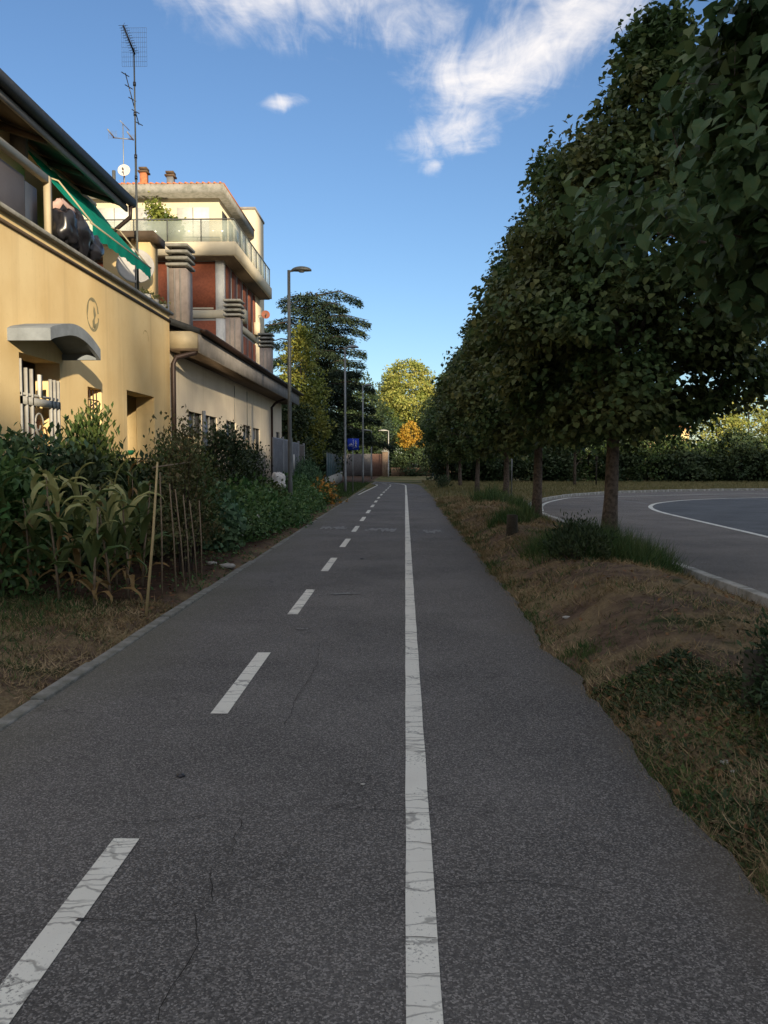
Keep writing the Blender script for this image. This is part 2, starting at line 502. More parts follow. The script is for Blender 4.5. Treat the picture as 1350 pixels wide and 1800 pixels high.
M['corn_pale'] = mat('pale maize leaf', (.30, .33, .12), .6, .1, 4, col2=(.42, .40, .18), trans=.25)
M['corn_dry'] = mat('dry maize leaf', (.26, .16, .06), .7, .15, 5, col2=(.34, .25, .11), trans=.2)
M['grass'] = mat('long green grass', (.038, .090, .022), .7, .1, 3, col2=(.085, .115, .035), island=.45, trans=.15)
M['straw'] = mat('dry straw grass', (.20, .145, .065), .85, .1, 2, col2=(.32, .245, .13), island=.4)
M['drygrass'] = mat('yellowing grass', (.15, .14, .05), .85, .1, .6, col2=(.24, .20, .09), island=.4)
M['whiteplastic'] = mat('white plastic', (.68, .66, .62), .6, .08, 9)
M['emblem'] = mat('grey green emblem stain', (.27, .235, .13), .9, .3, 9)
M['emblem2'] = mat('faint ochre stain', (.52, .35, .15), .9, .2, 9)


def glass_thin():
    m = bpy.data.materials.new('greenish balcony glass'); m.use_nodes = True
    b = m.node_tree.nodes['Principled BSDF']
    b.inputs['Base Color'].default_value = (.45, .50, .42, 1); b.inputs['Roughness'].default_value = .15
    b.inputs['Alpha'].default_value = .45
    return m


M['thinglass'] = glass_thin()


# ------------------------------------------------------------------ mesh helpers
def make_mesh(name, V, faces_idx, sizes):
    """V (n,3) array, faces_idx flat index array, sizes per face"""
    me = bpy.data.meshes.new(name)
    V = np.asarray(V, dtype=np.float32)
    fi = np.asarray(faces_idx, dtype=np.int32)
    sizes = np.asarray(sizes, dtype=np.int32)
    me.vertices.add(len(V)); me.vertices.foreach_set('co', V.ravel())
    me.loops.add(len(fi)); me.loops.foreach_set('vertex_index', fi)
    st = np.zeros(len(sizes), dtype=np.int32); st[1:] = np.cumsum(sizes)[:-1]
    me.polygons.add(len(sizes)); me.polygons.foreach_set('loop_start', st)
    me.update(calc_edges=True)
    me.validate()
    return me


def link(name, me, m=None, parent=None, loc=None):
    o = bpy.data.objects.new(name, me)
    C.objects.link(o)
    if m is not None:
        me.materials.clear(); me.materials.append(m)
    if loc is not None:
        o.location = loc
    if parent is not None:
        o.parent = parent
    return o


def wloc(p):
    v = Vector((0, 0, 0))
    while p is not None:
        v = v + p.location
        p = p.parent
    return v


def thing(name, label, cat, loc=(0, 0, 0), group=None):
    o = bpy.data.objects.new(name, None)
    C.objects.link(o)
    o.location = loc
    o.empty_display_size = .2
    return tag(o, label, cat, group)


def tag(o, label, cat, group=None):
    o['label'] = label; o['category'] = cat
    if group: o['group'] = group
    return o


def struct(o):
    o['kind'] = 'structure'; return o


def stuff(o):
    o['kind'] = 'stuff'; return o


def copy_tree(o, parent=None):
    c = o.copy(); C.objects.link(c)
    if parent is not None: c.parent = parent
    for ch in list(o.children):
        copy_tree(ch, c)
    return c


class MB:
    def __init__(s):
        s.v = []; s.f = []

    def add(s, vs, fs):
        k = len(s.v)
        s.v += [tuple(v) for v in vs]
        s.f += [tuple(i + k for i in f) for f in fs]
        return s

    def box(s, x0, x1, y0, y1, z0, z1):
        vs = [(x, y, z) for x in (x0, x1) for y in (y0, y1) for z in (z0, z1)]
        return s.add(vs, [(0, 1, 3, 2), (4, 6, 7, 5), (0, 4, 5, 1), (2, 3, 7, 6), (0, 2, 6, 4), (1, 5, 7, 3)])

    def rbox(s, c, ax, ay, az):
        """box from centre and three half axes"""
        c = Vector(c); ax, ay, az = Vector(ax), Vector(ay), Vector(az)
        vs = [c + ax * i + ay * j + az * k for i in (-1, 1) for j in (-1, 1) for k in (-1, 1)]
        return s.add(vs, [(0, 1, 3, 2), (4, 6, 7, 5), (0, 4, 5, 1), (2, 3, 7, 6), (0, 2, 6, 4), (1, 5, 7, 3)])

    def tube(s, pts, r, n=8, cap=True):
        pts = [Vector(p) for p in pts]
        rs = r if isinstance(r, (list, tuple)) else [r] * len(pts)
        rings = []
        span = (pts[-1] - pts[0])
        ref = Vector((1, .13, 0)) if abs(span.z) > .6 * span.length else Vector((0, 0, 1))
        for i, p in enumerate(pts):
            d = (pts[min(i + 1, len(pts) - 1)] - pts[max(i - 1, 0)])
            d = d.normalized() if d.length > 1e-9 else Vector((0, 0, 1))
            a = d.cross(ref)
            if a.length < .05: a = d.cross(Vector((0, 1, 0)))
            a.normalize(); b = d.cross(a)
            rings.append([p + (a * math.cos(t) + b * math.sin(t)) * rs[i] for t in [2 * math.pi * k / n for k in range(n)]])
        vs = [v for rg in rings for v in rg]
        fs = []
        for i in range(len(pts) - 1):
            for k in range(n):
                fs.append((i * n + k, i * n + (k + 1) % n, (i + 1) * n + (k + 1) % n, (i + 1) * n + k))
        if cap:
            fs.append(tuple(range(n))[::-1]); fs.append(tuple((len(pts) - 1) * n + k for k in range(n)))
        return s.add(vs, fs)

    def lathe(s, c, axis, prof, n=20):
        """prof: list of (distance along axis, radius)"""
        c = Vector(c); d = Vector(axis).normalized()
        a = d.cross(Vector((0, 0, 1)))
        if a.length < .05: a = d.cross(Vector((1, 0, 0)))
        a.normalize(); b = d.cross(a)
        vs = []
        for (t, r) in prof:
            for k in range(n):
                w = 2 * math.pi * k / n
                vs.append(c + d * t + (a * math.cos(w) + b * math.sin(w)) * max(r, 1e-4))
        fs = []
        for i in range(len(prof) - 1):
            for k in range(n):
                fs.append((i * n + k, i * n + (k + 1) % n, (i + 1) * n + (k + 1) % n, (i + 1) * n + k))
        return s.add(vs, fs)

    def prism(s, poly, ext):
        """poly: list of 3D points, extruded by vector ext"""
        n = len(poly); e = Vector(ext)
        vs = [Vector(p) for p in poly] + [Vector(p) + e for p in poly]
        fs = [tuple(range(n))[::-1], tuple(range(n, 2 * n))]
        for k in range(n):
            fs.append((k, (k + 1) % n, n + (k + 1) % n, n + k))
        return s.add(vs, fs)

    def wall_x(s, x, th, y0, y1, z0, z1, holes):
        """wall on plane x (outer face at x, body towards -x), rectangular holes (y0,y1,z0,z1)"""
        ys = sorted({y0, y1, *[h[0] for h in holes], *[h[1] for h in holes]})
        zs = sorted({z0, z1, *[h[2] for h in holes], *[h[3] for h in holes]})

        def solid(i, j):
            if i < 0 or j < 0 or i >= len(ys) - 1 or j >= len(zs) - 1: return False
            cy, cz = (ys[i] + ys[i + 1]) / 2, (zs[j] + zs[j + 1]) / 2
            return not any(h[0] < cy < h[1] and h[2] < cz < h[3] for h in holes)
        xb = x - th
        for i in range(len(ys) - 1):
            for j in range(len(zs) - 1):
                if not solid(i, j): continue
                a, b_, c, d = ys[i], ys[i + 1], zs[j], zs[j + 1]
                s.add([(x, a, c), (x, b_, c), (x, b_, d), (x, a, d)], [(0, 1, 2, 3)])
                s.add([(xb, a, c), (xb, b_, c), (xb, b_, d), (xb, a, d)], [(3, 2, 1, 0)])
                if not solid(i - 1, j): s.add([(x, a, c), (x, a, d), (xb, a, d), (xb, a, c)], [(0, 1, 2, 3)])
                if not solid(i + 1, j): s.add([(x, b_, c), (x, b_, d), (xb, b_, d), (xb, b_, c)], [(3, 2, 1, 0)])
                if not solid(i, j - 1): s.add([(x, a, c), (x, b_, c), (xb, b_, c), (xb, a, c)], [(3, 2, 1, 0)])
                if not solid(i, j + 1): s.add([(x, a, d), (x, b_, d), (xb, b_, d), (xb, a, d)], [(0, 1, 2, 3)])
        return s

    def mesh(s, name, off=(0, 0, 0), smooth=False):
        V = np.array(s.v, dtype=np.float32) - np.array(off, dtype=np.float32)
        fi = np.fromiter((i for f in s.f for i in f), dtype=np.int32)
        me = make_mesh(name, V, fi, [len(f) for f in s.f])
        if smooth:
            me.polygons.foreach_set('use_smooth', np.ones(len(me.polygons), dtype=bool))
        return me

    def build(s, name, m, parent=None, org=None, smooth=False, bevel=0.0):
        """vertices are in place coordinates; org = where the object's origin goes (top-level)"""
        off = wloc(parent) if parent is not None else Vector(org if org is not None else (0, 0, 0))
        me = s.mesh(name, off, smooth)
        o = link(name, me, m, parent, None if parent is not None else off)
        if bevel:
            b = o.modifiers.new('bevel', 'BEVEL'); b.width = bevel; b.segments = 1; b.limit_method = 'ANGLE'
        return o


TM = {
    'heart': ([(0, 0, 0), (-.50, .14, .05), (-.44, .58, .02), (0, 1.05, -.16), (.44, .58, .02), (.50, .14, .05)], [(0, 3, 2, 1), (0, 5, 4, 3)]),
    'heart2': ([(0, .06, 0), (-.26, -.08, .05), (-.52, .18, .08), (-.46, .58, .02), (-.2, .86, -.08), (0, 1.12, -.2), (.2, .86, -.08), (.46, .58, .02), (.52, .18, .08), (.26, -.08, .05), (0, .55, -.03)],
               [(0, 10, 3, 2), (0, 2, 1), (10, 5, 4, 3), (0, 8, 7, 10), (0, 9, 8), (10, 7, 6, 5)]),
    'diamond': ([(0, 0, 0), (-.5, .5, .06), (0, 1, -.06), (.5, .5, .06)], [(0, 3, 2, 1)]),
    'blade': ([(-.5, 0, 0), (.5, 0, 0), (.38, .55, .12), (-.38, .55, .12), (0, 1, .42)], [(0, 1, 2, 3), (3, 2, 4)]),
}


def unit(a):
    return a / np.maximum(np.linalg.norm(a, axis=1, keepdims=True), 1e-9)


def leaves(P, A, Nn, Ls, Ws, kind):
    tv, tf = TM[kind]
    tv = np.array(tv)
    A = unit(A); S = unit(np.cross(A, Nn)); Nn = np.cross(S, A)
    n = len(P); k = len(tv)
    V = (P[:, None, :] + A[:, None, :] * (tv[None, :, 1:2] * Ls[:, None, None])
         + S[:, None, :] * (tv[None, :, 0:1] * Ws[:, None, None]) + Nn[:, None, :] * (tv[None, :, 2:3] * Ls[:, None, None]))
    flat = np.array([i for f in tf for i in f]); sz = [len(f) for f in tf]
    FI = (flat[None, :] + (np.arange(n) * k)[:, None]).ravel()
    return V.reshape(-1, 3), FI, np.tile(sz, n)


def leaf_obj(name, P, A, Nn, Ls, Ws, kind, m, parent=None, org=(0, 0, 0), mesh_only=False):
    V, FI, SZ = leaves(P, A, Nn, Ls, Ws, kind)
    off = np.array(wloc(parent) if parent is not None else org)
    me = make_mesh(name, V - off, FI, SZ)
    o = link(name, me, m, parent, None if parent is not None else tuple(off))
    return o


def randdir(n):
    return unit(RNG.normal(size=(n, 3)))


def crown_points(prof, ncl, per, crad, lump=.22, lean=(0, 0), inner=.45, flat=.7):
    """prof: list (z, r). Leaf positions gathered in clusters through the crown volume; returns P, outward dir, cluster centres"""
    zs = np.array([p[0] for p in prof]); rs = np.array([p[1] for p in prof])
    zz = np.linspace(zs[0], zs[-1], 200); rr = np.interp(zz, zs, rs)
    cdf = np.cumsum(rr + .15); cdf /= cdf[-1]
    z = np.interp(RNG.random(ncl), cdf, zz)
    r = np.interp(z, zs, rs)
    th = RNG.random(ncl) * 2 * np.pi
    ph = RNG.random(6) * 6.28
    lm = 1 + lump * (np.sin(3 * th + 2.1 * z + ph[0]) * .5 + np.sin(5 * th - 3.3 * z + ph[1]) * .4 + np.sin(2 * th + 5.1 * z + ph[2]) * .4)
    rho = r * lm * (inner + (1 - inner) * RNG.random(ncl) ** .5)
    t = (z - zs[0]) / (zs[-1] - zs[0])
    Cc = np.stack([rho * np.cos(th) + lean[0] * t, rho * np.sin(th) + lean[1] * t, z], 1)
    idx = np.repeat(np.arange(ncl), per)
    off = RNG.normal(size=(ncl * per, 3))
    nr = np.linalg.norm(off, axis=1, keepdims=True)
    off = off * np.minimum(1, 1.75 / nr) * crad * np.array([1, 1, flat])
    sc = RNG.uniform(.6, 1.35, ncl)[idx][:, None]
    P = Cc[idx] + off * sc
    ctr = np.stack([lean[0] * (P[:, 2] - zs[0]) / (zs[-1] - zs[0]), lean[1] * (P[:, 2] - zs[0]) / (zs[-1] - zs[0]), P[:, 2] - 1.0], 1)
    O = unit(P - ctr)
    return P, O, Cc


def linden(loc, h, prof, lean, ncl, per, crad, lsize, m, label, group, trunk_r=.12, kind='heart', nbig=0, lump=.22):
    root = thing('linden_tree', label, 'tree', loc, group)
    L0 = Vector(loc)
    # trunk and limbs
    tb = MB()
    zt = prof[-1][0]
    pts = []; rs = []
    n = 9
    for i in range(n + 1):
        t = i / n
        pts.append(L0 + Vector((lean[0] * t ** 2.4 * .9 + .04 * math.sin(t * 9), lean[1] * t ** 2 * .9 + .04 * math.cos(t * 7), -.15 + (zt * .93) * t)))
        rs.append(trunk_r * (1.35 if i == 0 else 1.0) * (1 - .88 * t) + .006)
    tb.tube(pts, rs, 14)
    tb.build('trunk', M['bark'], root, smooth=True)
    P, O, Cc = crown_points(prof, ncl, per, crad, lump, lean)
    br = MB()
    sel = RNG.choice(len(Cc), min(70, len(Cc)), replace=False)
    for k in sel:
        c = Vector(Cc[k]); z0 = max(prof[0][0] * .95, c.z - .35 * math.hypot(c.x, c.y) - .5)
        t0 = z0 / zt
        a = Vector((lean[0] * t0, lean[1] * t0, z0))
        mid = a.lerp(c, .5) + Vector((0, 0, .12))
        br.tube([L0 + a, L0 + mid, L0 + c], [.030 * (1.1 - t0), .018 * (1.1 - t0) + .003, .004], 5, False)
    stuff(br.build('branches', M['bark'], root, smooth=True))
    # leafy shoots that break the outline
    ns = int(len(Cc) * .55); ids = RNG.choice(len(Cc), ns)
    sp_, so_ = [], []
    zs_ = np.array([q[0] for q in prof]); rs_ = np.array([q[1] for q in prof])
    tw = MB()
    for k in ids:
        c = Cc[k]; rad = np.array([c[0] - lean[0] * .5, c[1] - lean[1] * .5, 0]); rad = rad / (np.linalg.norm(rad) + 1e-6)
        rr = np.interp(c[2], zs_, rs_); t_ = (c[2] - zs_[0]) / (zs_[-1] - zs_[0])
        st = np.array([rad[0] * rr * .88 + lean[0] * t_, rad[1] * rr * .88 + lean[1] * t_, c[2]])
        dr = rad * RNG.uniform(.35, .9) + np.array([0, 0, RNG.uniform(-.15, 1.0)]) + RNG.normal(size=3) * .25
        dr /= np.linalg.norm(dr); ln = RNG.uniform(.2, .52) * (.8 if c[2] < 3 else 1)
        m_ = int(per * .16)
        tt_ = RNG.random(m_)[:, None]
        sp_.append(st + dr * ln * tt_ + RNG.normal(size=(m_, 3)) * .055); so_.append(np.tile(dr, (m_, 1)))
        tw.tube([L0 + Vector(st), L0 + Vector(st + dr * ln)], [.006, .002], 4, False)
    P = np.concatenate([P] + sp_); O = np.concatenate([O] + so_)
    stuff(tw.build('twigs', M['bark'], root))
    A = O * .45 + randdir(len(P)) * .8 + np.array([0, 0, -.75])
    Nn = O * .7 + np.array([0, 0, .8]) + randdir(len(P)) * .75
    Ls = RNG.uniform(.7, 1.25, len(P)) * lsize
    if nbig:
        # nearest leaves are pieces of their own
        D = np.linalg.norm(P + np.array(loc) - np.array(EYE), axis=1)
        W = P + np.array(loc)
        ux = 712 + W[:, 0] / W[:, 1] * F; uy = 812 - (W[:, 2] - 1.6) / W[:, 1] * F
        ok = (W[:, 1] > 1) & (ux < 1345) & (uy > 5)
        order = np.argsort(np.where(ok, D, 1e9))[:nbig]
        tv, tf = TM['heart2']
        base = []
        for q in range(3):
            k = .9 + .1 * q
            me = bpy.data.meshes.new('leaf'); me.from_pydata([(a * .9 * k, b_, c * (.7 + .5 * q)) for a, b_, c in tv], [], tf); me.materials.append(m)
            base.append(me)
        Au = unit(A); Su = unit(np.cross(Au, Nn)); Nu = np.cross(Su, Au)
        for j, i in enumerate(order):
            o = link('leaf', base[j % 3], None, root)
            mt = Matrix((Vector(Su[i]), Vector(Au[i]), Vector(Nu[i]))).transposed().to_4x4()
            o.matrix_local = Matrix.Translation(Vector(P[i])) @ mt @ Matrix.Scale(float(Ls[i]), 4)
        keep = np.ones(len(P), bool); keep[order] = False
        P, A, Nn, Ls = P[keep], A[keep], Nn[keep], Ls[keep]
    cr = leaf_obj('crown', P + np.array(loc), A, Nn, Ls, Ls * .92, kind, m, root)
    stuff(cr)
    return root


def foliage_tree(name, label, cat, loc, prof, ncl, per, crad, lsize, m, trunk=None, lean=(0, 0), kind='diamond', group=None,
                 aspect=.7, lump=.3, tr=.14, inner=.5, barkm=None, up=.0):
    root = thing(name, label, cat, loc, group)
    P, O, Cc = crown_points(prof, ncl, per, crad, lump, lean, inner)
    A = O * .8 + randdir(len(P)) * .9 + np.array([0, 0, up])
    Nn = O + randdir(len(P)) * .7 + np.array([0, 0, .5])
    Ls = RNG.uniform(.6, 1.3, len(P)) * lsize
    stuff(leaf_obj('crown' if cat == 'tree' else 'foliage', P + np.array(loc), A, Nn, Ls, Ls * aspect, kind, m, root))
    tb = MB(); L0 = Vector(loc)
    top = prof[-1][0] * .85
    tb.tube([L0 + Vector((0, 0, -.2)), L0 + Vector((lean[0] * .4, lean[1] * .4, top * .5)), L0 + Vector((lean[0] * .9, lean[1] * .9, top))], [tr, tr * .7, tr * .15], 8)
    for k in range(10):
        c = Vector(Cc[RNG.integers(len(Cc))])
        a = Vector((lean[0] * .4, lean[1] * .4, max(.05, c.z * .5)))
        tb.tube([L0 + a, L0 + c], [tr * .35, .01], 5, False)
    tb.build('trunk' if cat == 'tree' else 'stem', barkm or M['darkbark'], root, smooth=True)
    return root


def tuft(name, label, cx, cy, rx, ry, n, hgt, m, zf, lean=.5, width=.008, org=None, cat='grass clump', group=None):
    # sub-clumps of different height inside an uneven outline
    nc = max(6, int(n / 110))
    ph = RNG.random(4) * 6.283
    ct = RNG.random(nc) * 6.283
    lob = 1 + .22 * np.sin(2 * ct + ph[0]) + .2 * np.sin(3 * ct + ph[1]) + .15 * np.sin(5 * ct + ph[2])
    cr_ = RNG.random(nc) ** .55 * lob
    ccx = cx + rx * cr_ * np.cos(ct); ccy = cy + ry * cr_ * np.sin(ct)
    chh = RNG.uniform(.45, 1.25, nc) * (1.1 - .45 * np.minimum(1, cr_))
    idx = RNG.integers(0, nc, n)
    ox = RNG.normal(size=n) * .085 * (rx + .35); oy = RNG.normal(size=n) * .085 * (ry + .35)
    x = ccx[idx] + ox; y = ccy[idx] + oy
    z = np.array([zf(a, b) for a, b in zip(x, y)]) - .01
    P = np.stack([x, y, z], 1)
    dirs = np.stack([ox, oy, np.zeros(n)], 1); dirs = dirs / (np.linalg.norm(dirs, axis=1, keepdims=True) + 1e-6)
    cl = randdir(nc)[idx] * [1, 1, 0]
    A = dirs * lean * .7 * RNG.random((n, 1)) + cl * .4 + randdir(n) * .5 + np.array([0, 0, 1.0])
    Nn = randdir(n) * .5 - cl * .3 - dirs * .8 + np.array([0, 0, .1])
    Ls = hgt * RNG.uniform(.35, 1.15, n) * chh[idx]
    return leaf_obj(name, P, A, Nn, Ls, np.full(n, width) * RNG.uniform(.6, 1.4, n), 'blade', m, None, (cx, cy, zf(cx, cy)))


# ------------------------------------------------------------------ ground
def hnoise(x, y):
    return (math.sin(x * 3.1 + y * 1.7) * .5 + math.sin(x * 7.3 - y * 4.1 + 1.3) * .3 + math.sin(x * 1.3 + y * 6.7 + .5) * .3)


def path_right(y):
    """right edge of the asphalt path, ragged"""
    r = 1.26 + .022 * math.sin(y * 1.37 + .4) + .016 * math.sin(y * 3.9 + 1) + .012 * math.sin(y * 9.1 + 2) + .008 * math.sin(y * 17.3) + .006 * math.sin(y * 31.7 + 1)
    return r + .10 * math.exp(-((y - 2.6) / 1.2) ** 2) - .05 * math.exp(-((y - 7.1) / .5) ** 2) + .04 * math.exp(-((y - 6.3) / .35) ** 2)


def smooth(t):
    t = max(0.0, min(1.0, t)); return t * t * (3 - 2 * t)


def zg(x, y):
    z = -.035
    if y > 95:
        return z
    if x > 1.2:
        pr = path_right(y)
        up = smooth((x - pr - .02) / .9) * smooth((3.98 - x) / 1.25)
        amp = .23 * (1 - smooth((y - 24) / 12)) + .06 * (1 - smooth((y - 50) / 10))
        if x < 4:
            hump = .66 + .34 * (0.5 + .5 * math.sin(y * .72 + 2.2 + .8 * math.sin(x * 1.7))) + .05 * math.sin(x * 4.1 + y * 2.3)
            z += up * amp * hump * 1.25 + smooth((x - pr) / .15) * smooth((4.1 - x) / .2) * (.05 + .012 * hnoise(x * 2, y * 2))
    elif x < -2.5:
        z += smooth((-2.55 - x) / .2) * (.06 + .014 * hnoise(x * 2, y * 2)) + smooth((-2.6 - x) / 2.5) * .12
        if y > 46: z = -.035 + .05
    return z


def axis(a, b_, fine0, fine1, step, far):
    o = list(np.arange(fine0, fine1 + 1e-6, step))
    s = step; v = fine1
    while v < b_:
        s *= far; v += s; o.append(min(v, b_))
    s = step; v = fine0
    while v > a:
        s *= far; v -= s; o.insert(0, max(v, a))
    return np.array(o)


xs = axis(-900, 900, -6.2, 4.4, .09, 1.28)
ys = axis(-300, 1800, 1.0, 26, .10, 1.05)
XX, YY = np.meshgrid(xs, ys)
ZZ = np.array([[zg(a, b_) for a in xs] for b_ in ys])
nx, ny = len(xs), len(ys)
V = np.stack([XX.ravel(), YY.ravel(), ZZ.ravel()], 1)
ii = np.arange((ny - 1) * (nx - 1)); r_, c_ = ii // (nx - 1), ii % (nx - 1)
a0 = r_ * nx + c_
FI = np.stack([a0, a0 + 1, a0 + nx + 1, a0 + nx], 1).ravel()
me = make_mesh('ground', V, FI, np.full(len(ii), 4))
me.polygons.foreach_set('use_smooth', np.ones(len(me.polygons), dtype=bool))
struct(link('ground', me, M['ground']))


# path: centre frame (x = 0 is the white line) straight to y = 62, then a bend to the left
def path_pt(s, off):
    # the path narrows a little between 40 and 60 m, then bends left
    off = off * (1 - .20 * smooth((s - 36) / 26))
    S0, Rr = 57.0, 22.0
    if s < S0:
        return Vector((off, s, 0))
    a = min((s - S0) / Rr, 1.75)
    e_ = (s - S0) - a * Rr
    p = Vector((-Rr + (Rr + off) * math.cos(a), S0 + (Rr + off) * math.sin(a), 0))
    return p + Vector((-math.sin(a), math.cos(a), 0)) * e_


def ribbon(offl, offr, s0, s1, step, z, name, m, parent=None):
    n = max(2, int((s1 - s0) / step) + 1)
    vs, fs = [], []
    for i in range(n):
        s = s0 + (s1 - s0) * i / (n - 1)
        l = offl(s) if callable(offl) else offl
        r = offr(s) if callable(offr) else offr
        for o in (l, r):
            p = path_pt(s, o); vs.append((p.x, p.y, z))
    for i in range(n - 1):
        fs.append((2 * i, 2 * i + 1, 2 * i + 3, 2 * i + 2))
    b = MB(); b.add(vs, fs)
    return b.build(name, m, parent)


left_edge = lambda s: -2.42
right_edge = lambda s: path_right(s) + .0
bike = ribbon(left_edge, right_edge, -14, 125, .12, 0.0, 'bike_path', M['path'])
struct(bike)
ribbon(lambda s: .005 - .002 * math.sin(s * 5), lambda s: .112 + .002 * math.sin(s * 7.3), -14, 125, .5, .004, 'solid_line', M['paint'], bike)
k0 = 1.66 + 3.5 * -3
dn = 0
s = 3.46 - 1.72 - 3.5 * 2
while s < 110:
    if s > -8:
        o = ribbon(-1.235, -1.125, s, s + 1.72, .43, .004, 'dash_mark', M['paint'], bike)
    s += 3.5
ribbon(-2.36, -2.27, 41, 120, .5, .004, 'edge_line', M['paint'], bike)
# thin cracks through the surface
def crack(pts, w=.006):
    vs, fs = [], []
    P_ = []
    for i in range(len(pts) - 1):
        a, b_ = Vector(pts[i]), Vector(pts[i + 1])
        n = max(2, int((b_ - a).length / .05))
        for k in range(n): P_.append(a.lerp(b_, k / n))
    P_.append(Vector(pts[-1]))
    for i, p in enumerate(P_):
        j = Vector((random.uniform(-1, 1), random.uniform(-1, 1), 0)) * .011
        d = (P_[min(i + 1, len(P_) - 1)] - P_[max(i - 1, 0)]).normalized()
        q = Vector((-d.y, d.x, 0)) * w * random.uniform(.3, 1.0) * .5
        for g in (-1, 1): vs.append(p + j + q * g)
    for i in range(len(P_) - 1): fs.append((2 * i, 2 * i + 1, 2 * i + 3, 2 * i + 2))
    return vs, fs


M['crack'] = mat('dark crack filling', (.018, .016, .014), .9, .2, 20)
cb = MB()
for line in ([(0, 1605), (90, 1612), (150, 1615), (300, 1617), (340, 1605), (370, 1585), (374, 1530)],
             [(340, 1608), (345, 1660), (318, 1715), (275, 1790)],
             [(170, 1447), (300, 1440), (440, 1420), (560, 1417), (711, 1425)],
             [(430, 1420), (405, 1500)], [(560, 1130), (556, 1170), (520, 1230), (500, 1275)],
             [(712, 1480), (762, 1482)], [(712, 1648), (770, 1646)], [(712, 1708), (775, 1712)], [(713, 1395), (756, 1396)],
             [(713, 1430), (757, 1432)], [(713, 1320), (750, 1321)],
             [(735, 1190), (860, 1190)], [(780, 1560), (900, 1545), (1080, 1570)]):
    pp = [G(x, y, .008) for x, y in line]
    cb.add(*crack(pp, .0045))
stuff(cb.build('crack_lines', M['crack'], bike))
# ghosts of removed markings
for (x0, y0, x1, y1) in ((560, 925, 612, 931), (640, 928, 697, 934), (745, 931, 774, 937), (580, 1042, 633, 1045), (520, 1104, 542, 1107)):
    b = MB(); a, c = G(x0, y1, .006), G(x1, y0, .006)
    nseg = 14; vs = []; fs = []
    for i in range(nseg + 1):
        t = i / nseg; x = a.x + (c.x - a.x) * t; mid = (a.y + c.y) / 2; hw = abs(c.y - a.y) * .5 * random.uniform(.2, 1.0)
        sh = random.uniform(-.3, .3) * abs(c.y - a.y)
        vs += [(x, mid - hw + sh, .0065), (x, mid + hw + sh, .0065)]
    for i in range(nseg): fs.append((2 * i, 2 * i + 2, 2 * i + 3, 2 * i + 1))
    b.add(vs, fs); b.build('worn_mark', M['faint'], bike)
# pale band painted across the path for a far strip of sunlight
ribbon(-.2, 1.25, 41.7, 42.2, .3, .0045, 'crossing_line', M['faint'], bike)

# left kerb: single stones
lk = struct(thing('left_kerb', '', '', (-2.46, 0, 0))); del lk['label'], lk['category']
kb = MB(); kb.box(-.055, .055, -.495, .495, -.15, .035)
kme = kb.mesh('kerb_stone'); kme.materials.append(M['kerb'])
for i in range(58):
    y = -6 + i * 1.0
    o = link('kerb_stone', kme, None, lk, (random.uniform(-.006, .006), y, random.uniform(-.012, .006) - (.035 if y > 13.5 else .015)))
    o.rotation_euler = (random.uniform(-.006, .006), random.uniform(-.03, .03), random.uniform(-.006, .006))
    b = o.modifiers.new('bevel', 'BEVEL'); b.width = .012; b.segments = 2

# ------------------------------------------------------------------ road on the right
def kerb_line():
    pts = [Vector((4.02, y, 0)) for y in np.arange(-30, 26, 1.0)]
    # measured bend
    ctrl = [(4.02, 26), (4.15, 28), (4.5, 30.4), (5.2, 33), (6.2, 36.2), (7.7, 39.3), (9.6, 42), (12, 44.3), (16, 46.6), (22, 48.5), (32, 50), (48, 51), (80, 52), (130, 53)]
    def cr(p0, p1, p2, p3, t):
        return .5 * ((2 * p1) + (-p0 + p2) * t + (2 * p0 - 5 * p1 + 4 * p2 - p3) * t * t + (-p0 + 3 * p1 - 3 * p2 + p3) * t ** 3)
    for i in range(len(ctrl) - 1):
        q = [ctrl[max(i - 1, 0)], ctrl[i], ctrl[i + 1], ctrl[min(i + 2, len(ctrl) - 1)]]
        seg = math.dist(ctrl[i], ctrl[i + 1]); n = max(2, round(seg))
        for k in range(n):
            t = k / n
            pts.append(Vector((cr(q[0][0], q[1][0], q[2][0], q[3][0], t), cr(q[0][1], q[1][1], q[2][1], q[3][1], t), 0)))
    return pts


KL = kerb_line()
vs = []; fs = []
for i, p in enumerate(KL):
    # sheet from the kerb line to the far right
    vs += [(p.x + .06, p.y - (.06 if p.y > 30 else 0), .0), (max(p.x + 70, 130), min(p.y, 45) if p.y < 45 else 45, 0)]
n = len(KL)
# simple fan: kerb outline closed by two far corners
poly = [(p.x + .07, p.y - (.07 if p.y > 32 else 0), .002) for p in KL] + [(130, -30, .002)]
rb = MB(); rb.add(poly, [tuple(range(len(poly)))])
road = struct(rb.build('road', M['road']))
# the darker bluish carriageway inside the white edge line
lane_ctrl = [(7.3, -30), (7.3, 5), (7.35, 12), (7.7, 17.8), (7.85, 21), (8.0, 24.5), (8.15, 27), (8.45, 29), (9.0, 31.0), (9.9, 33), (11.6, 35.3), (13.6, 36.9), (16.2, 38.0), (21, 39.6), (28, 41), (45, 42.3), (80, 43)]


def spline(ctrl, per=5):
    out = []
    for i in range(len(ctrl) - 1):
        q = [Vector(ctrl[max(i - 1, 0)]), Vector(ctrl[i]), Vector(ctrl[i + 1]), Vector(ctrl[min(i + 2, len(ctrl) - 1)])]
        for k in range(per):
            t = k / per
            out.append(.5 * ((2 * q[1]) + (-q[0] + q[2]) * t + (2 * q[0] - 5 * q[1] + 4 * q[2] - q[3]) * t * t + (-q[0] + 3 * q[1] - 3 * q[2] + q[3]) * t ** 3))
    out.append(Vector(ctrl[-1]))
    return out


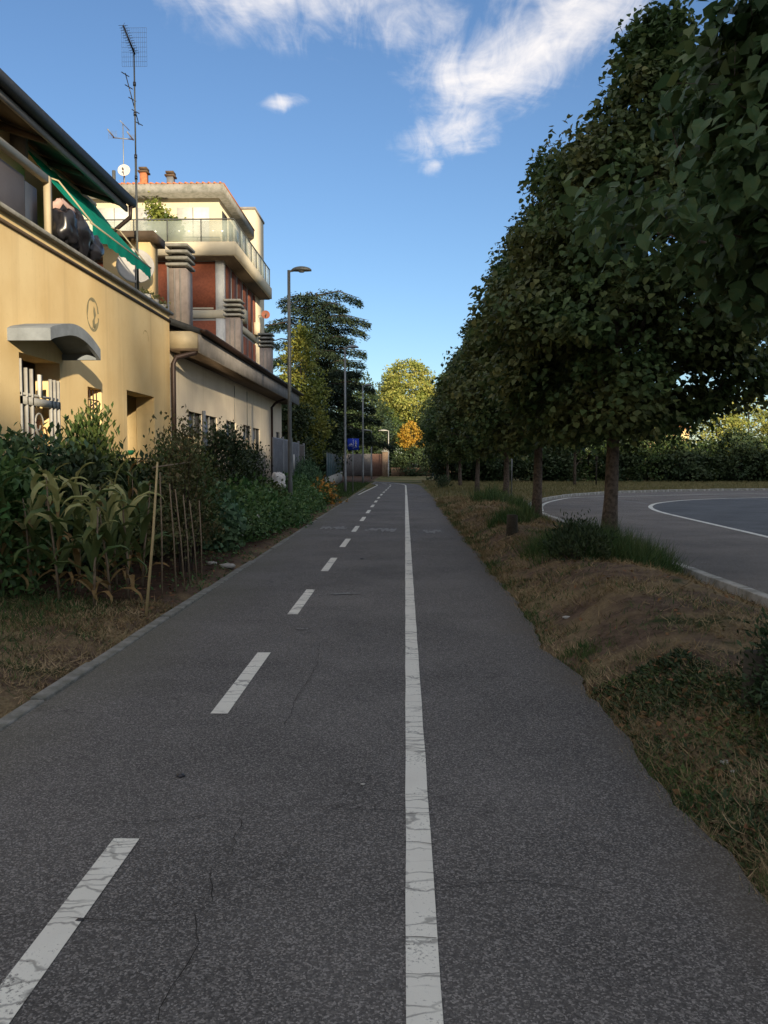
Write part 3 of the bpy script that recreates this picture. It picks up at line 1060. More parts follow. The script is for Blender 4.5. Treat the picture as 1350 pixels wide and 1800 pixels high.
LS = spline(lane_ctrl)
poly = [(p.x, p.y, .006) for p in LS] + [(80, -30, .006)]
b = MB(); b.add(poly, [tuple(range(len(poly)))]); b.build('road_lane', M['road2'], road)


def strip(pts, w, z, name, m, parent):
    vs, fs = [], []
    for i, p in enumerate(pts):
        d = (pts[min(i + 1, len(pts) - 1)] - pts[max(i - 1, 0)]).normalized()
        q = Vector((-d.y, d.x)) * w / 2
        vs += [(p.x + q.x, p.y + q.y, z), (p.x - q.x, p.y - q.y, z)]
    for i in range(len(pts) - 1): fs.append((2 * i, 2 * i + 1, 2 * i + 3, 2 * i + 2))
    b = MB(); b.add(vs, fs); return b.build(name, m, parent)


strip(LS, .15, .010, 'road_edge_line', M['paint'], road)
l2 = spline([(4.45, 27.5), (4.97, 30.7), (5.7, 33.6), (7.0, 37), (7.7, 38.0), (8.5, 38.5), (10, 39.3), (13, 41.0), (18, 43.0), (30, 45.5), (60, 47)])
strip(l2, .13, .006, 'kerbside_line', M['paint'], road)
l3 = spline([(7.4, 37.8), (8.1, 37.2), (8.6, 35.9), (9.1, 34), (9.3, 32.5)])
strip(l3, .12, .0065, 'give_way_line', M['faint'], road)
# kerb stones
rk = struct(thing('right_kerb', '', '', (4.02, 0, 0))); del rk['label'], rk['category']
kb = MB(); kb.box(-.075, .075, -.49, .49, -.1, .12)
kme2 = kb.mesh('kerb_stone'); kme2.materials.append(M['kerbpale'])
for i in range(24, len(KL) - 1):
    a, c = KL[i], KL[i + 1]
    if a.x > 40: break
    mid = (a + c) / 2; d = c - a
    o = link('kerb_stone', kme2, None, rk, (mid.x - 4.02, mid.y, random.uniform(-.012, .005)))
    o.rotation_euler = (random.uniform(-.008, .008), random.uniform(-.02, .02), -math.atan2(d.x, d.y) + random.uniform(-.006, .006))
    o.scale = (1, d.length * .99, 1)
    bv = o.modifiers.new('bevel', 'BEVEL'); bv.width = .015; bv.segments = 2

exec_order = 1
# ------------------------------------------------------------------ yellow house
XW = -5.8
H = thing('yellow_house', 'yellow ochre house with a roof terrace, concrete door canopy and dark sloping roof', 'house', (XW, 16, 0))
TOP = 5.20
holes = [(12.62, 14.12, .3, 3.25), (15.35, 16.05, 1.75, 2.98), (17.52, 19.45, .9, 3.10)]
b = MB(); b.wall_x(XW, .42, 6, 20.8, 0, TOP, holes)
b.box(XW - 6, XW - .425, 20.5, 20.8, 0, TOP); b.box(XW - 6, XW - .425, 6, 6.3, 0, TOP)
b.build('wall', M['yellow'], H)
MB().box(XW - 6, XW - .43, 6.3, 20.49, TOP - .3, TOP - .06).build('terrace_floor', M['conc'], H)
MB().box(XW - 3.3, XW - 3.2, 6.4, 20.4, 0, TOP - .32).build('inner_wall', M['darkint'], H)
MB().box(XW - 3.2, XW - .45, 17.2, 17.35, 0, 4).build('loggia_side', M['yellow'], H)
MB().box(XW - 3.2, XW - .45, 19.6, 19.75, 0, 4).build('loggia_side', M['yellow'], H)
# coping: two lips along the top
MB().box(XW - .46, XW + .10, 6, 20.86, TOP, TOP + .07).build('coping', M['conc'], H, bevel=.01)
MB().box(XW, XW + .035, 6, 20.84, TOP - .17, TOP - .12).build('string_course', M['soffit'], H)
# door canopy: arched concrete slab on the wall
cp = MB()
ya, yb, xf = 12.26, 14.28, XW + .64
N_ = 24; prof_t = []; prof_b = []
for i in range(N_ + 1):
    t = i / N_; y = ya + (yb - ya) * t
    z = 3.36 + .25 * math.sin(math.pi * t) ** .9 + .05 * math.exp(-((t - .0) / .15) ** 2)
    prof_t.append((y, z + .14)); prof_b.append((y, z - .04))
poly = [(XW, y, z) for y, z in prof_t] + [(XW, y, z) for y, z in reversed(prof_b)]
for i in range(N_):
    (y0, z0), (y1, z1) = prof_t[i], prof_t[i + 1]; (_, w0), (_, w1) = prof_b[i], prof_b[i + 1]
    for x in (xf,):
        cp.add([(x, y0, w0), (x, y1, w1), (x, y1, z1), (x, y0, z0)], [(0, 1, 2, 3)])
        cp.add([(x - .06, y0, w0), (x - .06, y1, w1), (x - .06, y1, w1 + .10), (x - .06, y0, w0 + .10)], [(3, 2, 1, 0)])
    cp.add([(XW, y0, z0), (xf, y0, z0), (xf, y1, z1), (XW, y1, z1)], [(0, 1, 2, 3)])
    cp.add([(xf - .06, y0, w0), (xf, y0, w0), (xf, y1, w1), (xf - .06, y1, w1)], [(3, 2, 1, 0)])
    cp.add([(XW, y0, w0 + .10), (xf - .06, y0, w0 + .10), (xf - .06, y1, w1 + .10), (XW, y1, w1 + .10)], [(3, 2, 1, 0)])
for k, (y, z) in ((0, prof_t[0]), (-1, prof_t[-1])):
    w = prof_b[k][1]
    cp.add([(XW, y, w), (xf, y, w), (xf, y, z), (XW, y, z)], [(0, 1, 2, 3)])
    yy = y + (.06 if k == 0 else -.06)
    cp.add([(XW, yy, w), (xf - .06, yy, w), (xf - .06, yy, w + .1), (XW, yy, w + .1)], [(3, 2, 1, 0)])
canopy = cp.build('door_canopy', M['concgrey'], H)
# door and its grille
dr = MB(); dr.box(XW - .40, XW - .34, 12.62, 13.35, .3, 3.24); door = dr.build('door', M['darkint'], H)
MB().box(XW - .36, XW - .30, 13.36, 14.12, .3, 2.5).build('door_leaf', M['beige'], H)
MB().box(XW - .30, XW - .27, 13.45, 14.0, 1.9, 2.3).build('door_pane', M['shutter'], H)
g = MB()
gr = thing('_tmp', '', '', (0, 0, 0)); bpy.data.objects.remove(gr)
for y in (12.64, 12.83, 13.02):
    MB().box(XW - .03, XW + .02, y, y + .036, .3, 3.16 - (0 if y < 12.7 else .12)).build('grille_bar', M['grille'], H)
for y in (13.72, 13.87, 14.02):
    MB().box(XW - .03, XW + .02, y, y + .034, .3, 2.95).build('grille_bar', M['grille'], H)
for z in (2.62, 1.45, .55):
    MB().box(XW - .02, XW + .01, 12.64, 14.07, z, z + .035).build('grille_rail', M['grille'], H)
MB().box(XW - .03, XW + .02, 12.64, 14.07, 2.48, 2.60).build('grille_rail', M['grille'], H)
MB().box(XW - .02, XW + .02, 13.28, 13.38, 2.62, 2.98).build('grille_plate', M['white'], H)
arch = [(XW, 13.10 + .55 * t, 2.45 - .35 * abs(math.sin(t * 3.0)) ** .5 + .25 * math.sin(math.pi * t)) for t in np.linspace(0, 1, 12)]
sc = [Vector((XW, 13.25 + .18 * math.cos(a) * (1 - a / 9), 2.2 + .2 * math.sin(a) * (1 - a / 9))) for a in np.linspace(0, 6, 20)]
MB().tube(sc, .014, 6).build('grille_scroll', M['grille'], H)
MB().tube([(XW, 13.05, 2.2), (XW, 13.2, 2.05), (XW, 13.32, 1.8), (XW, 13.34, .3)], .022, 6).build('grille_scroll', M['grille'], H)
# small splayed window with iron grille
wn = MB().box(XW - .36, XW - .33, 15.36, 16.04, 1.76, 2.97).build('window', M['glass'], H)
for i in range(4):
    y = 15.42 + i * .17
    MB().tube([(XW - .06, y, 1.78), (XW - .06, y + .04, 2.1), (XW - .06, y - .03, 2.4), (XW - .06, y + .03, 2.7), (XW - .06, y, 2.96)], .012, 6).build('window_bar', M['gutter'], wn)
for z in (2.0, 2.35, 2.75):
    MB().box(XW - .075, XW - .05, 15.36, 16.04, z, z + .02).build('window_bar', M['gutter'], wn)
MB().box(XW - .2, XW + .10, 15.30, 16.12, 1.66, 1.745).build('window_sill', M['conc'], wn)
# round faded emblems on the render
def emblem(cy, cz, r, m, segs):
    b = MB()
    for (a0, a1, w) in segs:
        n = 16
        for i in range(n):
            t0 = a0 + (a1 - a0) * i / n; t1 = a0 + (a1 - a0) * (i + 1) / n
            w0 = w * (.7 + .3 * math.sin(t0 * 5)); w1 = w * (.7 + .3 * math.sin(t1 * 5))
            q = []
            for (t, rr) in ((t0, r), (t1, r), (t1, r - w1), (t0, r - w0)):
                q.append((XW + .004, cy + rr * math.cos(t), cz + rr * 1.0 * math.sin(t)))
            b.add(q, [(0, 1, 2, 3)])
    return b


pe = PX(163, 553, XW)
e = emblem(pe.y, pe.z, .31, M['emblem'], [(0.2, 3.6, .075), (3.6, 4.4, .04), (4.4, 6.2, .12)])
e.add([(XW + .004, pe.y + a, pe.z + c) for a, c in ((-.02, -.24), (.10, -.24), (.09, -.08), (.16, .02), (.10, .13), (.04, .16), (.02, .06), (.05, -.05), (-.03, -.12))], [tuple(range(9))])
e.build('wall_emblem', M['emblem'], H)
pe = PX(256, 598, XW)
emblem(pe.y, pe.z, .22, M['emblem2'], [(0.0, 2.6, .03)]).build('wall_emblem', M['emblem2'], H)
# upper storey
XU = -7.6
b = MB(); b.wall_x(XU, .3, 6, 20.0, TOP - .06, 8.32, [(17.0, 19.75, TOP + .02, 7.9)])
b.build('upper_wall', M['yellow'], H)
MB().box(XU - 4.3, XU - .305, 19.7, 20.0, TOP - .05, 8.4).build('gable_wall', M['yellow'], H)
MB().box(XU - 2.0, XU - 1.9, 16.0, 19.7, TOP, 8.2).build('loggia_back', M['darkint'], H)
MB().box(XU - 1.85, XU - .31, 16.86, 17.0, TOP, 8.2).build('loggia_side', M['shutter'], H)
MB().box(XU + .02, XU + .28, 19.3, 19.62, TOP - .04, 6.75).build('terrace_pier', M['yellow'], H)
# roof
ex, ez = -6.6, 7.86
sl_ = .42
rf = MB()
p0 = (ex, ez); p1 = (-13.0, ez + (13.0 - 6.6) * sl_)
rf.prism([(p0[0], 5, p0[1] - .02), (p1[0], 5, p1[1] - .02), (p1[0], 5, p1[1] - .22), (p0[0] - .02, 5, p0[1] - .20)], (0, 15.2, 0))
roof = rf.build('roof', M['darkroof'], H)
MB().prism([(ex - .06, 5.02, ez - .21), (-7.58, 5.02, ez + .98 * sl_ - .235), (-7.58, 5.02, ez + .98 * sl_ - .28), (ex - .06, 5.02, ez - .26)], (0, 15.14, 0)).build('soffit', M['soffit'], H)
MB().box(ex - .03, ex + .02, 5, 20.2, ez - .34, ez - .21).build('fascia', M['fascia'], H)
gt = MB()
gp = [(ex + .02 + .075 + .085 * math.cos(a), 5, ez - .13 + .085 * math.sin(a)) for a in np.linspace(math.pi, 2 * math.pi, 9)]
gp2 = [(x, y, z + .10) for x, y, z in (gp[-1], gp[0])]
gt.prism(gp + gp2, (0, 15.35, 0)); gt.build('gutter', M['darkroof'], H)
MB().tube([(ex + .08, 20.2, ez - .2), (ex + .06, 20.25, ez - .45), (-7.2, 20.3, ez - .95), (-7.45, 20.3, ez - 1.1), (-7.45, 20.3, TOP)], .05, 8).build('downpipe', M['gutter'], H, smooth=True)
for yy in (6.8, 8.6, 10.4, 12.2, 14, 15.8, 17.6, 19.4):
    MB().prism([(ex - .08, yy, ez - .27), (XU, yy, ez + .9 * sl_ - .3), (XU, yy, ez + .9 * sl_ - .44), (ex - .08, yy, ez - .36)], (0, .12, 0)).build('rafter', M['soffit'], H)
# main downpipe at the corner with the low building
MB().tube([(-5.15, 20.95, 4.45), (-5.2, 20.95, 4.30), (-5.62, 20.72, 4.16), (-5.68, 20.66, 4.0), (-5.68, 20.66, .1)], .062, 10).build('corner_downpipe', M['gutter'], H, smooth=True)

# green awning over the terrace
aw = thing('awning', 'green cloth awning sloping down over the terrace of the yellow house', 'awning', (-7.5, 18.3, 7.6))
top_z = 7.72; low = (-6.12, 6.25)
vs, fs = [], []
ny_, nx_ = 20, 5
for i in range(ny_ + 1):
    y = 16.6 + 3.75 * i / ny_
    for j in range(nx_ + 1):
        t = j / nx_
        vs.append((-7.42 + (low[0] + 7.42) * t, y + .02 * math.sin(i), top_z - .1 * math.sin(t * 3.1) * .8 + (low[1] - top_z) * t + .015 * math.sin(i * 1.9)))
for i in range(ny_):
    for j in range(nx_):
        k = i * (nx_ + 1) + j; fs.append((k, k + 1, k + nx_ + 2, k + nx_ + 1))
b = MB(); b.add(vs, fs); b.build('cloth', M['awning'], aw, smooth=True)
vs, fs = [], []
for i in range(41):
    y = 16.6 + 3.75 * i / 40
    dz = .20 + .05 * abs(math.sin(i * .8))
    vs += [(low[0] + .01, y, low[1] - .01), (low[0] + .01 + .02 * math.sin(i), y, low[1] - dz)]
for i in range(40): fs.append((2 * i, 2 * i + 2, 2 * i + 3, 2 * i + 1))
b = MB(); b.add(vs, fs); b.build('valance', M['awning'], aw)
b = MB(); b.add([(-6.9, 20.36, 7.0), (low[0], 20.36, low[1]), (low[0], 20.38, low[1] - .30), (-6.35, 20.37, 6.33), (-6.6, 20.37, 6.6)], [(0, 1, 2, 3, 4)]); b.build('side_flap', M['awning'], aw)
MB().tube([(low[0], 16.55, low[1]), (low[0], 20.4, low[1])], .022, 8).build('front_bar', M['beige'], aw)
MB().tube([(-7.45, 16.5, top_z + .03), (-7.45, 20.4, top_z + .03)], .06, 8).build('roller', M['beige'], aw)
for yy in (16.7, 20.25):
    MB().tube([(-7.5, yy, 7.35), (-6.8, yy, 7.1), (low[0], yy, low[1])], .018, 6).build('arm', M['beige'], aw)
MB().box(-7.58, -7.30, 16.35, 16.5, 7.45, 7.95).build('bracket', M['fascia'], aw)

# terrace furniture
fr = thing('pergola', 'beige metal post and beam standing on the terrace of the yellow house', 'pergola', (-6.3, 13, TOP + .07))
MB().box(-6.34, -6.24, 14.9, 15.02, TOP + .07, 6.60).build('post', M['beige'], fr)
MB().box(-6.34, -6.24, 9.0, 14.895, 6.48, 6.60).build('beam', M['beige'], fr)
cbn = thing('cabinet', 'grey brown metal cabinet with a dark blue end behind the terrace parapet', 'cabinet', (-6.8, 13, TOP))
MB().box(-7.1, -6.42, 10.2, 14.35, TOP - .06, 6.42).build('body', M['cabinet'], cbn, bevel=.02)
MB().box(-7.0, -6.44, 14.36, 14.86, TOP - .06, 6.36).build('end_panel', M['cabblue'], cbn)
for yy in (11.6, 13.0): MB().box(-6.418, -6.41, yy, yy + .02, TOP, 6.36).build('door_seam', M['cabblue'], cbn)


def lump(name, c, r, m, parent, seed, pinch=0.0, nn=12):
    rnd = random.Random(seed); ph = [rnd.uniform(0, 6) for _ in range(6)]
    vs, fs = [], []
    for i in range(nn + 1):
        la = math.pi * i / nn
        for j in range(nn * 2):
            lo = math.pi * j / nn
            d = Vector((math.sin(la) * math.cos(lo), math.sin(la) * math.sin(lo), math.cos(la)))
            k = 1 + .13 * math.sin(3 * lo + ph[0] + 2 * la) + .1 * math.sin(5 * la + ph[1]) + .08 * math.sin(7 * lo - 4 * la + ph[2]) + .05 * math.sin(13 * lo + 9 * la + ph[3])
            if pinch and i < 3: k *= 1 + pinch * (1 if i == 0 else .1) * .5
            vs.append((c[0] + d.x * r[0] * k, c[1] + d.y * r[1] * k, c[2] + d.z * r[2] * k))
    for i in range(nn):
        for j in range(nn * 2):
            a = i * nn * 2 + j; b_ = i * nn * 2 + (j + 1) % (nn * 2)
            fs.append((a, b_, b_ + nn * 2, a + nn * 2))
    b = MB(); b.add(vs, fs)
    return b.build(name, m, parent, org=(c[0], c[1], c[2] - r[2]), smooth=False)


for k, (px, py, rr, lab) in enumerate([(112, 398, (.25, .25, .30), 'shiny black plastic bag nearest the beige post on the terrace'),
                                       (133, 412, (.28, .34, .34), 'largest black plastic bag in the row on the terrace edge'),
                                       (158, 437, (.22, .28, .26), 'low black plastic bag farthest along the terrace edge')]):
    p = PX(px, py, -6.15)
    o = lump('plastic_bag', (p.x, p.y, p.z), rr, M['black'], None, k + 3, .3); tag(o, lab, 'bag', 'black bags on the terrace')
p = PX(107, 372, -6.3)
tag(lump('cloth_bundle', (p.x, p.y, p.z), (.2, .3, .2), M['pinkcloth'], None, 9), 'faded pink cloth bundle heaped above the black bags on the terrace', 'cloth')
# pots at the far terrace end
for k, (px, py) in enumerate([(258, 505), (272, 517), (286, 525)]):
    p = PX(px, py + 6, -5.95)
    o = thing('plant_pot', ['small white pot first along the parapet beyond the dish', 'dark grey pot between two others on the parapet beyond the dish', 'grey pot nearest the tall chimney on the parapet'][k], 'pot', (p.x, p.y, TOP + .07), 'pots on the parapet')
    MB().lathe((p.x, p.y, TOP + .07), (0, 0, 1), [(0, .001), (0, .07), (.18, .10), (.18, .08), (.14, .001)], 10).build('pot', M['white'] if k == 0 else M['conc'], o)
    n = 60; P_ = np.array([p.x, p.y, TOP + .25]) + RNG.normal(size=(n, 3)) * [.07, .09, .06]
    stuff(leaf_obj('foliage', P_, randdir(n) + [0, 0, .6], randdir(n), np.full(n, .09), np.full(n, .04), 'diamond', M['brownleaf'], o))


def sat_dish(label, c, r, nrm, m, foot, cat='satellite dish'):
    o = thing('satellite_dish', label, cat, foot)
    c = Vector(c); nrm = Vector(nrm).normalized()
    prof = [(-.16 * r + .25 * r * (k / 8) ** 2, r * k / 8) for k in range(9)]
    prof2 = prof + [(prof[-1][0] - .02, r * 1.01)] + [(t - .02, rr) for t, rr in reversed(prof)]
    MB().lathe(c, nrm, prof2, 28).build('reflector', m, o, smooth=True)
    tip = c + nrm * r * .95 + Vector((0, 0, -.25 * r))
    low_ = c + nrm * .02 - Vector((0, 0, 1)) * r * .95
    MB().tube([low_, tip], .014, 6).build('feed_arm', M['lampgrey'], o)
    MB().lathe(tip + nrm * .06, -nrm, [(0, .001), (0, .045), (.09, .05), (.16, .03), (.16, .001)], 10).build('receiver', M['lampgrey'], o)
    MB().tube([c - nrm * .12, Vector((c.x - nrm.x * .12, c.y - nrm.y * .12, foot[2])) if abs(foot[2] - c.z) > .1 else Vector(foot)], .025, 8).build('mount', M['galv'], o)
    return o


p = PX(238, 468, -6.9)
sat_dish('large off white satellite dish under the end of the green awning', p, .47, (.30, -.92, .25), M['dish'], (p.x, p.y + .1, TOP))


def antenna_tall():
    X0, Y0 = -6.75, 20.6
    o = thing('tv_antenna', 'very tall thin television mast with a grid reflector on top, rising behind the green awning', 'antenna', (X0, Y0, TOP))
    topz = PY(232, 40, Y0).z
    mx = PY(239, 300, Y0).x
    MB().tube([(mx, Y0, TOP), (mx, Y0, 9.0)], .028, 8).tube([(mx, Y0, 9.0), (mx, Y0, topz - .6)], .019, 8).build('mast', M['lampgrey'], o)
    # yagi with panel reflector
    cz = topz - .55
    boom = MB(); boom.tube([(mx + .03, Y0 - .02, cz - .20), (mx - .15, Y0 - .30, cz + .34)], .022, 6); boom.build('boom', M['black'], o)
    el = MB()
    for i in range(12):
        t = i / 11; c = Vector((mx + .02, Y0 - .02, cz - .16)).lerp(Vector((mx - .15, Y0 - .30, cz + .34)), t)
        el.tube([c - Vector((.11, 0, 0)), c + Vector((.11, 0, 0))], .005, 4)
        el.tube([c - Vector((.04, 0, .06)), c + Vector((.04, 0, .06))], .004, 4)
    stuff(el.build('directors', M['black'], o))
    gb = MB()
    hw, hh = .30, .45
    for i in range(13):
        x = -hw + 2 * hw * i / 12; gb.tube([(mx + x, Y0 + .03, cz - hh), (mx + x, Y0 + .03, cz + hh)], .0025, 4)
    for i in range(9):
        z = -hh + 2 * hh * i / 8; gb.tube([(mx - hw, Y0 + .035, cz + z), (mx + hw, Y0 + .035, cz + z)], .003, 4)
    stuff(gb.build('grid_reflector', M['galv'], o))
    # second small yagi lower down
    sb = MB(); sb.tube([(mx - .12, Y0 - .3, cz - .75), (mx + .03, Y0 + .2, cz - 1.75)], .012, 6); sb.build('second_boom', M['black'], o)
    for i in range(5):
        t = i / 4; c = Vector((mx - .12, Y0 - .3, cz - .78)).lerp(Vector((mx + .03, Y0 + .2, cz - 1.72)), t)
        MB().tube([c - Vector((.05, .12, 0)), c + Vector((.05, .12, 0))], .012, 5).build('element', M['black'], o)
    for z in (8.9, 8.4, 9.9, 10.6): MB().tube([(mx, Y0, z), (mx, Y0, z + .09)], .036, 8).build('clamp', M['black'], o)


antenna_tall()
# things in the loggia opening of the wall
p = PX(243, 762, XW + .05)
ra = thing('laundry_rack', 'green topped wire rack standing in the ground floor opening of the yellow house', 'rack', (XW + .05, 18.4, .9))
MB().lathe((XW - .2, 17.9, 1.75), (0, 0, 1), [(0, .001), (0, .16), (.10, .24), (.10, .20), (.04, .001)], 14).build('green_tray', mat('green plastic', (.03, .22, .10), .5), ra)
for z in (1.15, 1.45, 1.68): MB().tube([(XW + .0, 17.55, z), (XW + .0, 19.4, z)], .012, 6).build('rail', M['gutter'], ra)
for i in range(9):
    y = 17.6 + i * .11
    MB().tube([(XW + .0, y, .9), (XW + .0, y, 1.66)], .010, 5).build('wire', M['galv'], ra)
tag(lump('yellow_ball', (XW + .02, 18.75, 1.42), (.11, .13, .12), mat('bright yellow plastic', (.80, .55, .03), .5), None, 4), 'bright yellow bag hanging on the rail in the wall opening', 'bag')
o = thing('window_box', 'terracotta flower box on the sill of the small barred window', 'flower box', (XW + .02, 15.72, 1.746))
MB().box(XW - .05, XW + .08, 15.40, 16.02, 1.746, 1.86).build('trough', M['terracotta'], o)
n = 70; P_ = np.array([XW + .02, 15.72, 1.9]) + RNG.normal(size=(n, 3)) * [.03, .16, .03]
stuff(leaf_obj('foliage', P_, randdir(n) + [0, 0, .5], randdir(n), np.full(n, .07), np.full(n, .05), 'diamond', M['midgreen'], o))

# ------------------------------------------------------------------ low cream building
LB = thing('low_building', 'long low cream rendered building with a wide grey eave, next to the yellow house', 'building', (-5.85, 30, 0))
XB = -5.86
wins = [(22.75, 24.35, .9, 2.98), (24.55, 26.25, .9, 2.98), (27.6, 29.2, 1.2, 2.96), (30.5, 32.0, 1.2, 2.95), (32.5, 34.0, 1.2, 2.92), (38.3, 39.3, 2.45, 2.97)]
b = MB(); b.wall_x(XB, .35, 20.84, 40, 0, 4.46, wins)
b.box(XB - 7, XB - .355, 39.65, 40, 0, 5.0)
b.build('wall', M['cream'], LB)
for (y0, y1, z0, z1) in wins:
    w = MB().box(XB - .10, XB - .08, y0, y1, z0, z1).build('window', M['glass'], LB)
    f = MB()
    for (a, c) in ((y0, y0 + .07), (y1 - .07, y1), ((y0 + y1) / 2 - .035, (y0 + y1) / 2 + .035)): f.box(XB - .078, XB - .04, a, c, z0, z1)
    f.build('frame', M['frame'], w)
    MB().box(XB + .002, XB + .05, y0 - .05, y1 + .05, z0 - .06, z0 - .005).build('sill', M['conc'], w)
MB().box(XB + .003, -5.12, 20.86, 40.4, 4.34, 4.40).build('soffit', M['soffit'], LB)
MB().box(-5.12, -5.06, 20.86, 40.4, 4.30, 4.82).build('fascia', M['fascia'], LB)
MB().box(XB + .005, -5.125, 20.86, 20.92, 4.402, 4.82).build('eave_end', M['beige'], LB)
MB().prism([(-4.98, 20.84, 4.86), (-9.2, 20.84, 6.35), (-9.2, 20.84, 6.20), (-5.05, 20.84, 4.74)], (0, 19.7, 0)).build('roof', M['darkroof'], LB)
gp = [(-4.96 + .09 * math.cos(a), 20.8, 4.85 + .09 * math.sin(a)) for a in np.linspace(math.pi, 2 * math.pi, 9)]
MB().prism(gp, (0, 19.9, 0)).build('gutter', M['gutter'], LB)
MB().tube([(-5.0, 36.6, 4.76), (-5.15, 36.6, 4.35), (-5.6, 36.5, 4.15), (-5.76, 36.45, 3.95), (-5.76, 36.45, 0)], .055, 8).build('downpipe', M['gutter'], LB, smooth=True)
for yy in (28.9, 31.2):
    MB().box(XB + .002, XB + .02, yy, yy + .025, 2.9, 4.2).build('wall_strip', M['frame'], LB)


def chimney(px_c, top_py, Y, w, d, zb, parent, m=None, caps=4):
    p = PY(px_c, top_py, Y)
    x, zt = p.x, p.z
    hw = w / 2
    st = MB().box(x - hw, x + hw, Y - d / 2, Y + d / 2, zb, zt - caps * .17).build('chimney', m or M['chimney'], parent)
    for k in range(caps):
        z = zt - (caps - k) * .17 + .06
        MB().box(x - hw - .07, x + hw + .07, Y - d / 2 - .07, Y + d / 2 + .07, z, z + .075).build('chimney_cap', M['conc'], st, bevel=.01)
    MB().box(x - hw * .75, x + hw * .75, Y - d * .36, Y + d * .36, zt - caps * .17, zt - .05).build('chimney_throat', M['darkint'], st)
    for k in (-1, 1):
        MB().box(x + hw * .34 * k - .02, x + hw * .34 * k + .02, Y - d / 2 - .025, Y - d / 2, zb, zt - caps * .17 - .02).build('chimney_rib', M['fascia'], st)
    return st


chimney(317, 432, 23.2, .46, .7, 4.9, LB)
chimney(411, 527, 30.5, .50, .6, 4.9, LB)
chimney(468, 586, 37.6, .50, .6, 4.9, LB)
MB().box(-7.95, -6.7, 22.3, 23.0, 5.0, 7.4).build('roof_room', M['yellow'], LB)
MB().box(-8.1, -6.55, 22.1, 23.2, 7.4, 7.6).build('roof_room_top', M['soffit'], LB)
# things between building and path
gw = tag(MB().box(-5.55, -5.35, 20.9, 22.6, 0, 2.25).build('garden_wall', M['yellow'], org=(-5.45, 21.7, 0)), 'short ochre garden wall at the corner of the low building', 'wall')
gt_ = thing('garden_gate', 'grey tubular gate frame with side rails in the vegetable garden', 'gate', (-4.85, 20, 0))
p = PX(358, 722, -4.85)
MB().tube([(-4.85, p.y, 0), (-4.85, p.y, p.z)], .045, 8).build('post', M['galv'], gt_)
for z in (1.62, 1.35, 1.18):
    MB().tube([(-4.85, p.y, z), (-4.85, p.y - 1.2, z)], .02, 6).build('rail', M['galv'], gt_)
fn = thing('mesh_fence', 'thin wire fence with posts in front of the low cream building', 'fence', (-5.0, 26, 0))
for i in range(5):
    MB().box(-5.02, -4.98, 22.2 + i * 1.45, 22.24 + i * 1.45, 0, 2.35).build('post', M['beige'], fn)
wb = MB()
for i in range(40): wb.tube([(-5.0, 22.2 + i * .15, .1), (-5.0, 22.2 + i * .15, 2.3)], .004, 4)
for z in (.5, 1.1, 1.7, 2.3): wb.tube([(-5.0, 22.2, z), (-5.0, 28.1, z)], .006, 4)
stuff(wb.build('wire', M['beige'], fn))
pf = thing('sheet_fence', 'tall grey sheet metal fence panels beside the first street lamp', 'fence', (-4.5, 33, 0))
for i, (a, c, m_, zt) in enumerate([(28.7, 31.0, 'panel', 2.45), (31.05, 33.3, 'panel', 2.45), (33.35, 35.5, 'panel', 2.40), (35.55, 37.4, 'panelbr', 2.35)]):
    MB().box(-4.53, -4.48, a, c, .1, zt).build('panel', M[m_], pf)
    MB().box(-4.56, -4.46, c, c + .045, 0, zt + .08).build('post', M['galv'], pf)
    rbm = MB()
    for k in range(int((c - a) / .2)): rbm.box(-4.478, -4.462, a + .06 + k * .2, a + .12 + k * .2, .12, zt - .04)
    stuff(rbm.build('ribs', M[m_], pf))
MB().box(-4.47, -4.455, 33.6, 33.95, 1.3, 1.9).build('notice', M['white'], pf)
lf = thing('lower_fence', 'low brown board fence in front of the cream building, before the grey sheets', 'fence', (-4.75, 26, 0))
for i in range(24):
    MB().box(-4.76, -4.73, 24.6 + i * .165, 24.75 + i * .165, .1, 1.72 + .015 * (i % 3)).build('board', M['panelbr'], lf)
wpm = [(480, 848, .24, 'white plastic sack standing upright by the foot of the first street lamp'), (468, 862, .17, 'smaller white plastic bag left of the upright sack in the garden')]
for k, (px, py, r, lab) in enumerate(wpm):
    p = PY(px + 8, py, 26.5)
    tag(lump('plastic_sack', (p.x, p.y, p.z), (r, r, r * 1.25), M['whiteplastic'], None, 20 + k), lab, 'bag', 'white sacks by the lamp')

